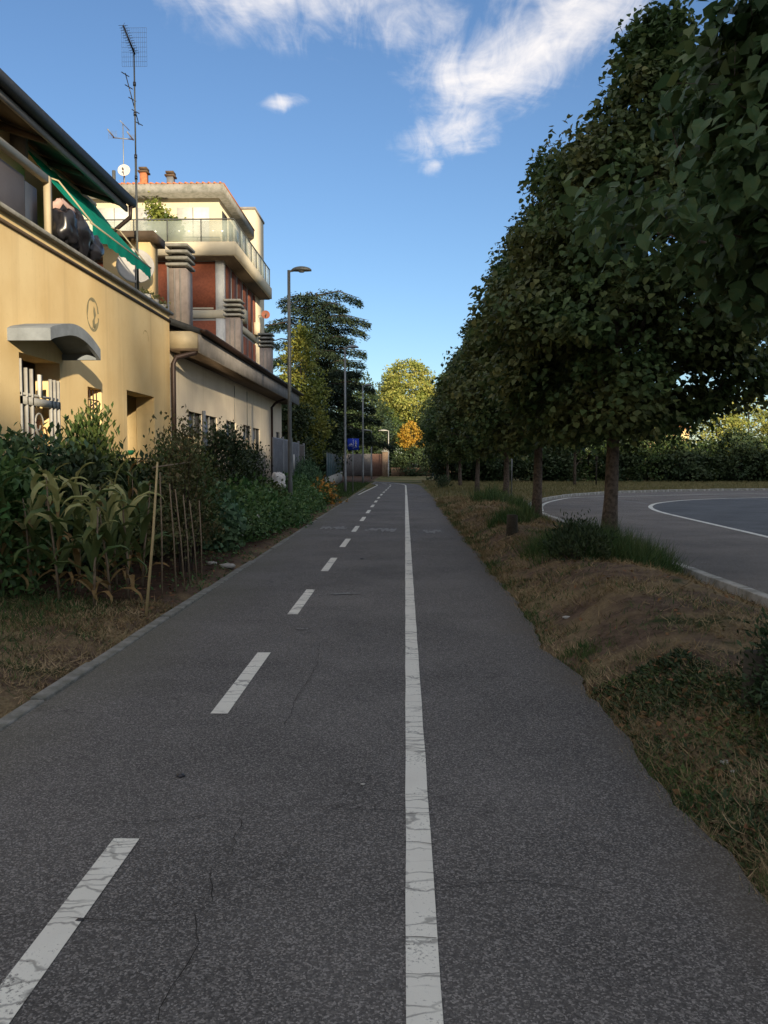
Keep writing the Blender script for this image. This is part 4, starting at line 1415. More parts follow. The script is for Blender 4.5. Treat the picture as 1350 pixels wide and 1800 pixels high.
# ------------------------------------------------------------------ apartment block
AB = thing('apartment_block', 'tall apartment block with orange brick panels, red shutters and a glazed roof terrace', 'apartment block', (-8.8, 45, 0))
ax, ay, az = -8.75, 41.0, 11.35
fl = 2.80
MB().box(-24, ax - .03, ay + .03, 50.4, 0, az).build('core', M['aptgrey'], AB)
for k in range(4):
    z1 = az - k * fl; z0 = z1 - fl
    # front panels
    x = ax - .42; col = 0
    MB().box(ax - .40, ax, ay - .02, ay + .36, z0, z1).build('corner_pier', M['white'] if k < 2 else M['aptgrey'], AB)
    for i in range(6):
        a = ax - .42 - 2.35 * (i + 1) + .35; c = ax - .42 - 2.35 * i
        MB().box(a, c, ay - .0, ay + .028, z0 + .40, z1 - .12).build('brick_panel', M['brick'], AB)
        MB().box(a + .1, c - .1, ay - .035, ay - .002, z0 + .42, z0 + .50).build('sill', M['aptcream'], AB)
    MB().box(-24, ax - .001, ay - .06, ay + .0, z0, z0 + .38).build('floor_band', M['aptcream'], AB)
    MB().box(ax, ax + .06, ay - .06, 50.4, z0, z0 + .34).build('floor_band', M['aptcream'], AB)
    # side: shutters between render strips
    y = ay + .5
    j = 0
    while y < 50.0:
        w = 1.05
        wn = MB().box(ax - .028, ax + .018, y, y + w, z0 + .42, z1 - .15).build('shutter', M['shutter'], AB)
        if j % 3 == 2:
            MB().box(ax + .02, ax + .30, y + .1, y + w - .1, z0 + .42, z0 + 1.1).build('window_screen', M['aptcream'], wn)
        y += w + .42; j += 1
# big overhanging terrace slab
sx, sy = -8.0, 40.15
MB().prism([(-24, sy, az + .0), (sx, sy, az + .0), (sx, 51, az + .0), (-24, 51, az)], (0, 0, .62)).build('terrace_slab', M['aptcream'], AB)
MB().box(-24, sx - .12, sy + .12, 50.9, az - .06, az - .003).build('slab_underside', M['soffit'], AB)
# glass balustrade
for i in range(9):
    a = sx - .08 - 1.6 * (i + 1) + .06; c = sx - .08 - 1.6 * i
    MB().box(a, c, sy + .08, sy + .10, az + .66, az + 1.62).build('balustrade_pane', M['thinglass'], AB)
    MB().box(a - .05, a, sy + .07, sy + .12, az + .62, az + 1.66).build('baluster', M['lampgrey'], AB)
for i in range(7):
    a = sy + .14 + 1.5 * i
    MB().box(sx - .10, sx - .08, a, a + 1.44, az + .66, az + 1.62).build('balustrade_pane', M['thinglass'], AB)
    MB().box(sx - .12, sx - .07, a + 1.44, a + 1.5, az + .62, az + 1.66).build('baluster', M['lampgrey'], AB)
MB().box(-24, sx - .07, sy + .06, sy + .13, az + 1.66, az + 1.71).build('handrail', M['lampgrey'], AB)
MB().box(sx - .13, sx - .07, sy + .135, 50.8, az + 1.66, az + 1.71).build('handrail', M['lampgrey'], AB)
# penthouse
px_, py_ = -9.15, 42.0
MB().box(-24, px_, py_, 50.4, az + .62, 14.55).build('penthouse_wall', M['aptcream'], AB)
for i in range(3):
    a = px_ - .5 - i * 1.95
    MB().box(a - 1.6, a, py_ - .03, py_ - .003, az + .7, 14.1).build('penthouse_shutter', M['white'], AB)
    MB().box(a - .82, a - .78, py_ - .04, py_ - .031, az + .7, 14.1).build('shutter_seam', M['frame'], AB)
for i in range(5):
    MB().box(px_ + .003, px_ + .03, 42.6 + i * 1.55, 43.7 + i * 1.55, az + .9, 14.1).build('penthouse_window', M['glass'], AB)
ez_ = 14.55
MB().prism([(-24, 41.1, ez_), (-8.75, 41.1, ez_), (-8.75, 49.4, ez_), (-24, 49.4, ez_)], (0, 0, .42)).build('eave_band', M['conc'], AB)
# low hipped tile roof
MB().add([(-8.7, 41.05, ez_ + .425), (-8.7, 49.45, ez_ + .425), (-24, 49.45, ez_ + .425), (-24, 41.05, ez_ + .425), (-11.2, 44.6, ez_ + 1.25), (-24, 44.6, ez_ + 1.25)],
         [(0, 1, 4), (0, 4, 5, 3), (1, 2, 5, 4), (0, 3, 2, 1)]).build('tiled_roof', M['terracotta'], AB)
rt = MB()
for i in range(52):
    x = -8.9 - i * .28
    t = min(1.0, (8.9 + i * .28 - 8.7) / 2.5)
    rt.tube([(x, 41.06, ez_ + .44), (x, 41.06 + 3.5 * t, ez_ + .44 + .80 * t)], .05, 5)
stuff(rt.build('tile_ribs', M['terracotta'], AB))
for (pxx, pyt, m_) in ((253, 296, 'terracotta'), (300, 303, 'panel')):
    p = PY(pxx, pyt, 43.5)
    c = MB().box(p.x - .16, p.x + .16, 43.3, 43.7, ez_ + .7, p.z - .25).build('roof_vent', M[m_], AB)
    MB().box(p.x - .24, p.x + .24, 43.2, 43.8, p.z - .25, p.z - .17).box(p.x - .2, p.x + .2, 43.25, 43.75, p.z - .09, p.z).build('vent_cap', M['soffit'], c)
p = PY(200, 300, 42.5)
MB().tube([(p.x, 42.5, ez_ + .5), (p.x, 42.5, p.z)], .09, 8).build('roof_pipe', M['lampgrey'], AB)
# stair tower beyond
MB().box(-10.2, -8.72, 49.5, 52.5, 0, 16.2).build('stair_tower', M['aptcream'], AB)
MB().box(-10.25, -8.67, 49.4, 52.6, 16.2, 16.32).build('tower_cap', M['fascia'], AB)
p = PY(467, 553, 50.2)
sat_dish('small dark red satellite dish on the far end of the apartment block', (p.x, p.y, p.z), .25, (.25, -.95, .15), M['shutter'], (ax + .05, 50.3, p.z - .05))
p = PY(218, 303, 42.0)
sat_dish('small pale satellite dish on the tiled roof beneath the double antenna', (p.x, p.y, p.z + .1), .30, (.1, -.97, .2), M['dish'], (p.x, p.y, ez_ + .5))


def antenna_small():
    Y0 = 42.3; p = PY(216, 216, Y0)
    o = thing('tv_antenna', 'smaller television antenna with two side arrays on the tiled apartment roof', 'antenna', (p.x, Y0, ez_ + .5))
    MB().tube([(p.x, Y0, ez_ + .5), (p.x, Y0, p.z)], .025, 6).build('mast', M['galv'], o)
    z = PY(216, 244, Y0).z
    MB().tube([(p.x - .52, Y0, z + .06), (p.x + .45, Y0, z - .03)], .025, 6).build('cross_arm', M['galv'], o)
    for (dx, dz, s_) in ((-.50, .18, .20), (.46, .05, .13)):
        g = MB()
        for i in range(7): g.tube([(p.x + dx - s_ + 2 * s_ * i / 6, Y0 - .05, z + dz - s_), (p.x + dx - s_ + 2 * s_ * i / 6, Y0 - .05, z + dz + s_)], .006, 4)
        g.tube([(p.x + dx - .1, Y0 - .5, z + dz + .1), (p.x + dx + .05, Y0, z + dz - .12)], .035, 6)
        stuff(g.build('array', M['galv'], o))
    b = MB(); b.tube([(p.x - .05, Y0 - .3, p.z), (p.x + .22, Y0 + .3, p.z - .25)], .02, 5); b.build('top_boom', M['galv'], o)


antenna_small()
# terrace plants up there
pl = thing('terrace_plants', 'yellow green climbing plant on the roof terrace of the apartment block', 'plant', (PY(275, 410, 41).x, 41, az + .62))
n = 1500
t = RNG.random(n)
pts = np.stack([PY(262, 0, 41).x + t * 1.15 + RNG.normal(size=n) * .18, 40.9 + RNG.normal(size=n) * .2, 13.9 - t * 1.2 + RNG.normal(size=n) * .22 + (RNG.random(n) < .3) * -.5], 1)
stuff(leaf_obj('foliage', pts, randdir(n) + [0, 0, -.3], randdir(n), np.full(n, .17), np.full(n, .10), 'diamond', M['lightgreen'], pl))
MB().tube([(PY(270, 0, 41).x, 41, az + .62), (PY(268, 0, 41).x, 41, 13.9)], .04, 5).tube([(PY(268, 0, 41).x, 41, 13.9), (PY(300, 0, 41).x, 41, 13.1)], .03, 5).build('stem', M['darkbark'], pl)
foliage_tree('terrace_shrub', 'dark spiky shrub by the glass balustrade on the apartment roof terrace', 'shrub', (PY(303, 410, 41).x, 41, az + .62), [(.3, .2), (.7, .5), (1.2, .3)], 40, 14, .12, .2, M['midgreen'], tr=.04)

# ------------------------------------------------------------------ street lamps and signs
def street_lamp(label, x, y, h=7.3, arm=.62, m='lampgrey', side=1):
    o = thing('street_lamp', label, 'street lamp', (x, y, 0), 'street lamps along the path')
    MB().tube([(x, y, -.1), (x, y, 1.0), (x, y, 1.02), (x, y, h * .6), (x, y, h)], [.075, .075, .062, .055, .045], 12).build('pole', M[m], o, smooth=True)
    MB().tube([(x, y, h - .12), (x + .03 * side, y, h - .03), (x + .2 * side, y, h + .0)], .035, 8).build('arm', M[m], o, smooth=True)
    vs, fs = [], []
    n1, n2 = 12, 12
    for i in range(n1 + 1):
        t = i / n1
        hw = .135 * math.sin(math.pi * min(1, max(.0, t * .93 + .035))) ** .55
        up = .10 * math.sin(math.pi * t) ** .6 + .008
        for j in range(n2):
            a = 2 * math.pi * j / n2
            vs.append((x + side * (.08 + t * (arm - .02)), y + hw * math.cos(a), h + .01 + (up if math.sin(a) > 0 else .05) * math.sin(a)))
    for i in range(n1):
        for j in range(n2): fs.append((i * n2 + j, i * n2 + (j + 1) % n2, (i + 1) * n2 + (j + 1) % n2, (i + 1) * n2 + j))
    b = MB(); b.add(vs, fs); hd = b.build('lamp_head', M[m], o, smooth=True)
    MB().lathe((x + side * arm * .62, y, h - .03), (0, 0, -1), [(0, .10), (.03, .08), (.045, .001)], 12).build('lens', M['frame'], hd)
    return o


street_lamp('nearest street lamp, dark grey with a flat oval head, by the flower beds', -3.5, 25.6, 7.35)
street_lamp('second street lamp along the path, just left of the blue sign', -3.0, 42.3, 7.3, m='galv')
street_lamp('third street lamp, slim grey, before the bend of the path', -3.0, 60, 7.0, m='galv')
p = PY(653, 757, 78)
street_lamp('short distant lamp left of the brown pillar by the slatted fence', p.x, 78, p.z, 1.0, 'galv', -1)
p = PY(683, 757, 90)
street_lamp('pale distant lamp standing right behind the brown pillar', p.x, 90, p.z, 1.0, 'grille', -1)

sg = thing('path_sign', 'blue square sign for cyclists and pedestrians on a thin grey post', 'sign', (-2.68, 42.6, 0))
p = PY(621, 781, 42.6)
MB().tube([(p.x - .03, 42.6, -.05), (p.x - .03, 42.6, p.z + .32)], .03, 8).build('post', M['galv'], sg)
sz = .29
pan = MB().box(p.x - sz, p.x + sz, 42.55, 42.565, p.z - sz, p.z + sz).build('panel', M['blue'], sg)
q = MB()
q.box(p.x - .008, p.x + .008, 42.542, 42.549, p.z - .24, p.z + .24)
# walking figure (right) and bicycle (left)
cx_ = p.x + .13
q.lathe((cx_, 42.549, p.z + .15), (0, -1, 0), [(0, .028), (.006, .028), (.006, .001)], 12)
for (a, c, w) in (((0, .11), (0, -.02), .022), ((0, -.02), (-.045, -.18), .015), ((0, -.02), (.05, -.17), .015), ((0, .09), (.055, .0), .011), ((0, .09), (-.05, .01), .011)):
    q.tube([(cx_ + a[0], 42.546, p.z + a[1]), (cx_ + c[0], 42.546, p.z + c[1])], w, 6)
bx_ = p.x - .13
for dx in (-.062, .062):
    ring = [(bx_ + dx + .045 * math.cos(a), 42.546, p.z - .06 + .045 * math.sin(a)) for a in np.linspace(0, 2 * math.pi, 14)]
    q.tube(ring, .006, 5)
for (a, c) in (((-.062, -.06), (-.02, .02)), ((-.02, .02), (.045, .02)), ((.045, .02), (.062, -.06)), ((-.02, .02), (.0, -.06)), ((0, -.06), (-.062, -.06)), ((0, -.06), (.045, .02)), ((.045, .02), (.035, .055)), ((.03, .055), (.06, .05)), ((-.02, .02), (-.03, .045))):
    q.tube([(bx_ + a[0], 42.546, p.z + a[1]), (bx_ + c[0], 42.546, p.z + c[1])], .007, 5)
q.build('symbol', M['white'], pan)
p = G(862, 872); p = PY(899, 870, 39.5)
sp_ = thing('sign_post', 'bare thin grey post between the tree trunks beside the road bend', 'post', (p.x, 39.5, 0))
MB().tube([(p.x, 39.5, -.05), (p.x, 39.5, 3.1)], .035, 8).build('pole', M['galv'], sp_)
MB().box(p.x - .2, p.x + .2, 39.45, 39.465, 2.6, 3.1).build('plate', M['panel'], sp_)
MB().lathe((p.x, 39.5, 0), (0, 0, 1), [(0, .09), (.05, .08), (.12, .036)], 10).build('foot', M['kerb'], sp_)
p = PY(1048, 848, 60)
o = thing('wooden_post', 'short thin brown post in the dry verge across the road', 'post', (p.x, 60, 0))
MB().tube([(p.x, 60, -.05), (p.x, 60, 1.9)], .05, 6).build('shaft', M['wood'], o)
MB().box(p.x - .1, p.x + .1, 59.94, 60.06, 1.7, 2.0).build('head', M['wood'], o)

# ------------------------------------------------------------------ far end of the path
sfn = thing('slatted_fence', 'tall slatted fence across the end of the path, grey turning brown by the pillar', 'fence', (-4.5, 93, 0))
x0 = PY(604, 838, 93).x; x1 = PY(672, 838, 93).x
ns = 44
for i in range(ns):
    a = x0 + (x1 - x0) * i / ns; w = (x1 - x0) / ns
    MB().box(a, a + w * .72, 93, 93.06, .1, 2.5).build('slat', M['brownslat'] if i > ns * .72 else M['greyslat'], sfn)
MB().box(x0, x1, 93.07, 93.12, .4, .5).box(x0, x1, 93.07, 93.12, 2.1, 2.2).build('rail', M['greyslat'], sfn)
MB().box(x0, x1, 93.13, 93.16, .1, 2.4).build('backing', M['panelbr'], sfn)
pil = thing('brick_pillar', 'brown masonry gate pillar with a pale cap at the end of the slatted fence', 'pillar', (PY(677, 838, 93).x, 93, 0))
xx = PY(677, 838, 93).x
MB().box(xx - .32, xx + .32, 92.7, 93.3, 0, 2.7).build('shaft', M['brickpost'], pil)
MB().prism([(xx - .4, 92.6, 2.7), (xx + .4, 92.6, 2.7), (xx + .4, 93.4, 2.7), (xx - .4, 93.4, 2.7)], (0, 0, .12)).build('cap', M['conc'], pil)
MB().lathe((xx, 93, 2.82), (0, 0, 1), [(0, .2), (.2, .28), (.4, .2), (.5, .001)], 10).build('finial', M['conc'], pil)
lw = tag(MB().box(-1.6, 10, 97, 97.3, 0, .95).build('far_wall', M['brickpost'], org=(4, 97, 0)), 'low brown wall behind the pillar under the far trees', 'wall')
# teal netted fence on a low wall to the left
tf = thing('netted_fence', 'dark teal netting fence on a pale low wall left of the second lamp', 'fence', (-4.8, 58, 0))
a, c = Vector((-4.35, 46.5)), Vector((-5.6, 74))
d = (c - a).normalized(); nrm_ = Vector((-d.y, d.x)) * .1
MB().add([(a.x - nrm_.x, a.y - nrm_.y, 0), (c.x - nrm_.x, c.y - nrm_.y, 0), (c.x + nrm_.x, c.y + nrm_.y, 0), (a.x + nrm_.x, a.y + nrm_.y, 0),
          (a.x - nrm_.x, a.y - nrm_.y, .75), (c.x - nrm_.x, c.y - nrm_.y, .75), (c.x + nrm_.x, c.y + nrm_.y, .75), (a.x + nrm_.x, a.y + nrm_.y, .75)],
         [(3, 2, 1, 0), (4, 5, 6, 7), (0, 1, 5, 4), (1, 2, 6, 5), (2, 3, 7, 6), (3, 0, 4, 7)]).build('low_wall', M['kerbpale'], tf)
MB().add([(a.x, a.y, .76), (c.x, c.y, .76), (c.x, c.y, 2.1), (a.x, a.y, 2.1)], [(0, 1, 2, 3)]).build('netting', M['teal'], tf)
for i in range(12):
    q_ = a.lerp(c, i / 11)
    MB().tube([(q_.x + .04, q_.y, .7), (q_.x + .04, q_.y, 2.15)], .025, 6).build('fence_post', M['galv'], tf)


def car(label, x, y, m, flip=1):
    o = thing('parked_car', label, 'car', (x, y, 0))
    prof = [(-2.05, .35), (-2.1, .62), (-1.95, .85), (-1.1, .95), (-.6, 1.38), (.75, 1.42), (1.45, 1.0), (2.0, .92), (2.1, .6), (2.05, .35)]
    b = MB(); b.prism([(x + flip * a, y - .82, z) for a, z in prof], (0, 1.64, 0)); b.build('body', m, o, bevel=.05)
    MB().prism([(x + flip * a, y - .835, z) for a, z in [(-1.0, .97), (-.58, 1.30), (.1, 1.33), (.1, .97)]], (0, 1.67, 0)).build('window', M['glass'], o)
    MB().prism([(x + flip * a, y - .835, z) for a, z in [(.18, .97), (.18, 1.33), (.70, 1.33), (1.3, .99)]], (0, 1.67, 0)).build('window', M['glass'], o)
    for a in (-1.3, 1.3):
        for s_ in (-.80, .80):
            w = MB().lathe((x + a, y + s_ - .1, .32), (0, 1, 0), [(0, .001), (0, .32), (.2, .32), (.2, .001)], 16).build('wheel', M['black'], o)
            MB().lathe((x + a, y + s_ - .12, .32), (0, 1, 0), [(0, .001), (0, .18), (.24, .18), (.24, .001)], 12).build('rim', M['galv'], w)
    return o


car('pale car parked under the far trees behind the low brown wall', PY(718, 820, 101).x + .2, 101, M['carwhite'])
# distant house with a red roof glimpsed across the road
dh = thing('distant_house', 'distant house with a red roof glimpsed through the trees across the road', 'house', (PY(1165, 800, 120).x, 120, 0))
hx = PY(1165, 800, 120).x
MB().box(hx - 3, hx + 3, 118, 124, 0, 6.2).build('wall', M['yellow'], dh)
MB().prism([(hx - 3.4, 117.5, 6.2), (hx + 3.4, 117.5, 6.2), (hx, 117.5, 8.2)], (0, 7, 0)).build('roof', M['terracotta'], dh)
MB().box(hx - 1.6, hx - .6, 117.95, 117.99, 3.8, 5.2).build('window', M['glass'], dh)
MB().box(hx + .6, hx + 1.6, 117.95, 117.99, 3.8, 5.2).build('window', M['glass'], dh)

# ------------------------------------------------------------------ trees: the linden row
GRP = 'linden trees in the verge between path and road'
PROF = [(1.9, 1.1), (2.4, 1.8), (3.3, 2.1), (4.6, 1.85), (5.8, 1.35), (7.0, .82), (8.0, .36), (8.8, .05)]
t1 = linden((3.35, 13.9, .22), 8.7, PROF, (.75, .2), 470, 120, .24, .094, M['linden'], 'linden with the nearest visible trunk, a grass clump round its foot', GRP, .118)
PR2 = [(2.0, 1.2), (2.6, 1.8), (3.4, 1.9), (4.6, 1.55), (5.8, 1.05), (7.0, .6), (7.9, .25), (8.6, .05)]
t2 = linden((3.15, 20.3, .15), 8.6, PR2, (.3, .2), 350, 95, .26, .100, M['linden'], 'linden with the second visible trunk from the viewer, beside the kerb bend', GRP, .115)
PR3 = [(2.0, 1.2), (2.8, 1.9), (4.0, 2.05), (5.4, 1.55), (7.0, .85), (8.2, .35), (8.9, .08)]
t3 = linden((3.75, 31.5, .05), 8.9, PR3, (-.1, 0), 300, 78, .29, .125, M['linden'], 'linden with the third visible trunk, thinner, by the bare grey post', GRP, .115)
for i, (x, y, s_, lab) in enumerate([(3.7, 43, 1.0, 'fourth linden of the row, its crown merging with the dark mass over the path'),
                                     (3.6, 55, 1.0, 'fifth linden of the row, half hidden behind the nearer crowns'),
                                     (3.4, 68, 1.0, 'farthest linden of the row, its crown touching the sunlit trees')]):
    c = copy_tree(t3); c.location = (x, y, -.05); c.rotation_euler = (0, 0, 1.3 + i * 1.9); c.scale = (s_, s_, s_); c['label'] = lab
# the near tree whose trunk stands outside the picture
PR0 = [(2.6, .9), (3.0, 1.7), (3.5, 2.15), (4.0, 1.8), (5.0, 1.25), (6.6, .9), (8.0, .3)]
t0 = linden((3.85, 6.5, .2), 8.0, PR0, (.1, 0), 330, 84, .25, .110, M['linden_big'], 'nearest linden, its big leaves reaching in from the right edge, trunk out of view', GRP, .12, 'heart', 300)

# ------------------------------------------------------------------ cedar
def cedar(x, y, h):
    o = thing('cedar_tree', 'tall dark cedar with flat layered branches behind the low building', 'tree', (x, y, 0))
    MB().tube([(x, y, -.2), (x + .1, y, h * .5), (x, y, h - .4)], [.35, .24, .05], 10).build('trunk', M['darkbark'], o, smooth=True)
    P_, A_, N_2 = [], [], []
    br = MB()
    nb = 60
    for i in range(nb):
        z = h - .35 - (h - 3.0) * (i / nb) ** .95
        t = (h - z) / h
        Lr = 3.3 + 2.0 * t + random.uniform(-1.1, .9)
        if i < 6: Lr = random.uniform(2.4, 4.3)
        if random.random() < .22: Lr += 1.1
        th = i * 2.4 + random.uniform(-.5, .5)
        # branches reach furthest to the sides
        dirx, diry = math.cos(th), math.sin(th)
        droop = random.uniform(-.02, .10)
        br.tube([(x, y, z - .3), (x + dirx * Lr * .5, y + diry * Lr * .5, z + .15), (x + dirx * Lr, y + diry * Lr, z - droop * Lr)], [.09, .05, .01], 5, False)
        n = int(900 * Lr / 4)
        s_ = RNG.random(n) ** .65
        wid = .95 * (1 - s_ * .65) + .12
        lat = RNG.normal(size=n) * wid * .55
        px_2 = x + dirx * Lr * s_ - diry * lat; py_2 = y + diry * Lr * s_ + dirx * lat
        pz = z + .15 * np.sin(s_ * 3.14) - droop * Lr * s_ + RNG.normal(size=n) * .10 - .55 * RNG.random(n) ** 1.6 * (1 - s_ * .4) - .35 * s_ ** 2
        P_.append(np.stack([px_2, py_2, pz], 1))
        A_.append(np.stack([np.full(n, dirx), np.full(n, diry), np.full(n, -.15)], 1) + RNG.normal(size=(n, 3)) * .5)
    P_ = np.concatenate(P_); A_ = np.concatenate(A_)
    n = len(P_)
    # inner body
    ni = 9000
    zz = RNG.uniform(1.5, h * .93, ni); rr_ = (2.7 - .14 * zz) * RNG.random(ni) ** .5 + .3; tt = RNG.random(ni) * 6.28
    P2 = np.stack([x + rr_ * np.cos(tt), y + rr_ * np.sin(tt), zz], 1)
    P_ = np.concatenate([P_, P2]); A_ = np.concatenate([A_, randdir(ni) + [0, 0, -.5]])
    n = len(P_)
    stuff(leaf_obj('crown', P_, A_, randdir(n) * .6 + [0, 0, 1], np.full(n, .25) * RNG.uniform(.6, 1.3, n), np.full(n, .10), 'diamond', M['cedar'], o))
    stuff(br.build('branches', M['darkbark'], o, smooth=True))


cedar(-6.9, 66, 15.1)
p = PY(528, 590, 50)
foliage_tree('poplar_tree', 'slender yellow green tree in front of the dark cedar', 'tree', (p.x, 50, 0), [(1.5, .9), (3.5, 1.5), (6, 1.25), (8, .7), (9.4, .15)], 260, 30, .26, .19, M['lightgreen'], lump=.35, tr=.12)
foliage_tree('evergreen_tree', 'dark bushy evergreen below the slender yellow green tree', 'tree', (-7.2, 47, 0), [(0.2, 1.6), (2, 2.1), (3.8, 1.7), (5.2, .9), (6, .2)], 220, 34, .32, .2, M['dkgreen'], tr=.12)
foliage_tree('evergreen_tree', 'dark evergreen behind the teal netted fence, left of the second lamp', 'tree', (-7.0, 59, 0), [(.2, 2.0), (2.5, 2.4), (4.5, 1.7), (6.2, .3)], 220, 34, .36, .24, M['dkgreen'], tr=.12)
for i, (px, Y, top, r, m_, lab) in enumerate([
    (600, 99, 628, 2.8, 'dkgreen', 'dark tree behind the second street lamp, right of the cedar'),
    (632, 101, 655, 3.0, 'dkgreen', 'tall dark tree behind the blue sign'),
    (655, 104, 690, 2.6, 'cedar', 'pointed dark conifer between the cedar and the sunlit tree'),
    (683, 112, 722, 3.4, 'midgreen', 'mid green tree under the left side of the big sunlit tree'),
    (760, 108, 700, 3.6, 'dkgreen', 'dark tree behind the row of lindens, under the sunlit tree'),
    (800, 112, 690, 4.0, 'dkgreen', 'broad dark tree far behind the lindens'),
    (575, 98, 640, 4.0, 'dkgreen', 'broad dark tree behind the cedar trunk')]):
    p = PY(px, top, Y); z = p.z
    foliage_tree('background_tree', lab, 'tree', (p.x, Y, 0), [(.3, r * .7), (z * .3, r), (z * .6, r * .85), (z * .85, r * .45), (z, .15)], 230, 34, .42, .30, M[m_], tr=.2, group='dark trees round the bend of the path')
p = PY(718, 636, 122); z = p.z
foliage_tree('sunlit_tree', 'big rounded yellow green tree lit by the sun at the end of the path', 'tree', (p.x, 122, 0), [(4.0, 2.6), (6.5, 3.9), (10, 4.3), (13, 3.6), (15, 2.2), (z, .4)], 560, 44, .5, .33, M['sunlit'], tr=.25, lump=.25)
p = PY(683, 660, 126)
foliage_tree('sunlit_tree', 'smaller yellow green tree at the left of the big sunlit one', 'tree', (p.x, 126, 0), [(4.0, 1.6), (7, 2.5), (10, 2.3), (12, 1.4), (p.z, .3)], 200, 38, .45, .33, M['sunlit'], tr=.2)
p = PY(723, 790, 100)
foliage_tree('autumn_tree', 'small orange autumn tree glowing in the sun beneath the big sunlit tree', 'tree', (p.x, 100, 0), [(2.9, .5), (3.6, 1.2), (4.8, 1.2), (5.6, .8), (6.2, .2)], 110, 30, .25, .22, M['orange'], tr=.1)
foliage_tree('hedge', 'dark hedge under the small orange tree', 'hedge', (1.6, 98.5, 0), [(0, 3.0), (1.5, 3.1), (2.6, 2.4), (3.2, .5)], 200, 30, .4, .25, M['dkgreen'], tr=.1)
# trees and shrubs across the road
TG = 'trees and shrubs across the road'
spec = [  # px, Y, top_py, r, mat, base z, label
    (795, 70, 770, 1.8, 'dkgreen', 'leftmost dark shrub under the far lindens'), (840, 71, 772, 2.0, 'dkgreen', 'dark shrub behind the third linden trunk'),
    (885, 70, 765, 2.2, 'dkgreen', 'dark shrub behind the bare grey post'), (935, 72, 760, 2.4, 'midgreen', 'green shrub seen between the first two trunks'),
    (985, 70, 768, 2.2, 'dkgreen', 'dark shrub left of the pale slim trunk across the road'), (1035, 71, 755, 2.4, 'midgreen', 'green shrub right of the pale slim trunk'),
    (1090, 70, 752, 2.4, 'dkgreen', 'dark shrub directly behind the nearest trunk'), (1140, 71, 745, 2.5, 'midgreen', 'shrub below the glimpsed red roof'),
    (1195, 70, 772, 2.6, 'dkgreen', 'dark tree right of the glimpsed red roof'), (1245, 72, 776, 2.6, 'midgreen', 'tree at the left foot of the bright far trees'),
    (1300, 70, 790, 2.4, 'dkgreen', 'dark shrub in front of the bright far trees'), (1350, 71, 758, 2.8, 'midgreen', 'shrub at the right end of the dark hedge line'),
    (1410, 71, 730, 3.0, 'dkgreen', 'dark shrub past the right end of the hedge line'),
    (1265, 77, 694, 2.8, 'sunlit', 'bright yellow green tree left of the gap in the leaves'), (1318, 78, 680, 3.2, 'sunlit', 'brightest sunlit tree across the road at the right'),
    (1370, 78, 705, 3.2, 'sunlit', 'sunlit tree farthest right across the road'), (1180, 86, 752, 2.8, 'midgreen', 'taller tree behind the dark hedge line'),
    (1100, 88, 745, 3.0, 'midgreen', 'tall tree seen above the hedge behind the nearest trunk'), (1010, 90, 705, 3.2, 'midgreen', 'tall tree behind the slim pale trunk'),
    (920, 92, 690, 3.4, 'dkgreen', 'tall dark tree behind the second trunk'), (850, 90, 690, 3.2, 'dkgreen', 'tall dark tree behind the third trunk')]
for ks, (px, Y, top, r, m_, lab) in enumerate(spec):
    top += (-22, 14, 4, -30, 18, -8, 10)[ks % 7] if Y < 76 else 0
    r *= (1.0, .82, 1.1, .9, .8)[ks % 5]
    p = PY(px, top, Y); z = p.z
    foliage_tree('roadside_tree' if z > 4.5 else 'roadside_shrub', lab, 'tree' if z > 4.5 else 'shrub', (p.x, Y, 0), [(.0, r * .8), (z * .35, r), (z * .7, r * .8), (z, .3)], 170, 34, .36, .25, M[m_], tr=.12, group=TG, lump=.35)
p = PY(1010, 852, 58)
foliage_tree('slim_tree', 'slim tree with a pale trunk across the road between the first two lindens', 'tree', (p.x, 58, 0), [(2.2, .7), (3.5, 1.6), (5, 1.4), (6.5, .4)], 130, 30, .3, .22, M['dkgreen'], tr=.12, barkm=M['bark'])

# ------------------------------------------------------------------ garden
def corn_leaf_mesh(L_, w, curl, name='leaf', m=None):
    n = 9; vs, fs = [], []
    for i in range(n + 1):
        t = i / n
        a = 1.15 - curl * t * t * 1.0
        # integrate an arching rib
        if i == 0: x = z = 0.0
        else:
            x += L_ / n * math.cos(a); z += L_ / n * math.sin(a)
        ww = w * (math.sin(math.pi * min(1, .12 + t * .88)) ** .6) * (1 - .15 * math.sin(t * 20))
        vs += [(x, -ww / 2, z + .25 * ww + .008 * math.sin(t * 25)), (x, 0, z - .04 * ww), (x, ww / 2, z + .25 * ww + .008 * math.cos(t * 23))]
    for i in range(n):
        for j in range(2): fs.append((3 * i + j, 3 * i + j + 1, 3 * i + j + 4, 3 * i + j + 3))
    me = bpy.data.meshes.new(name); me.from_pydata(vs, [], fs); me.materials.append(m)
    for p_ in me.polygons: p_.use_smooth = True
    return me


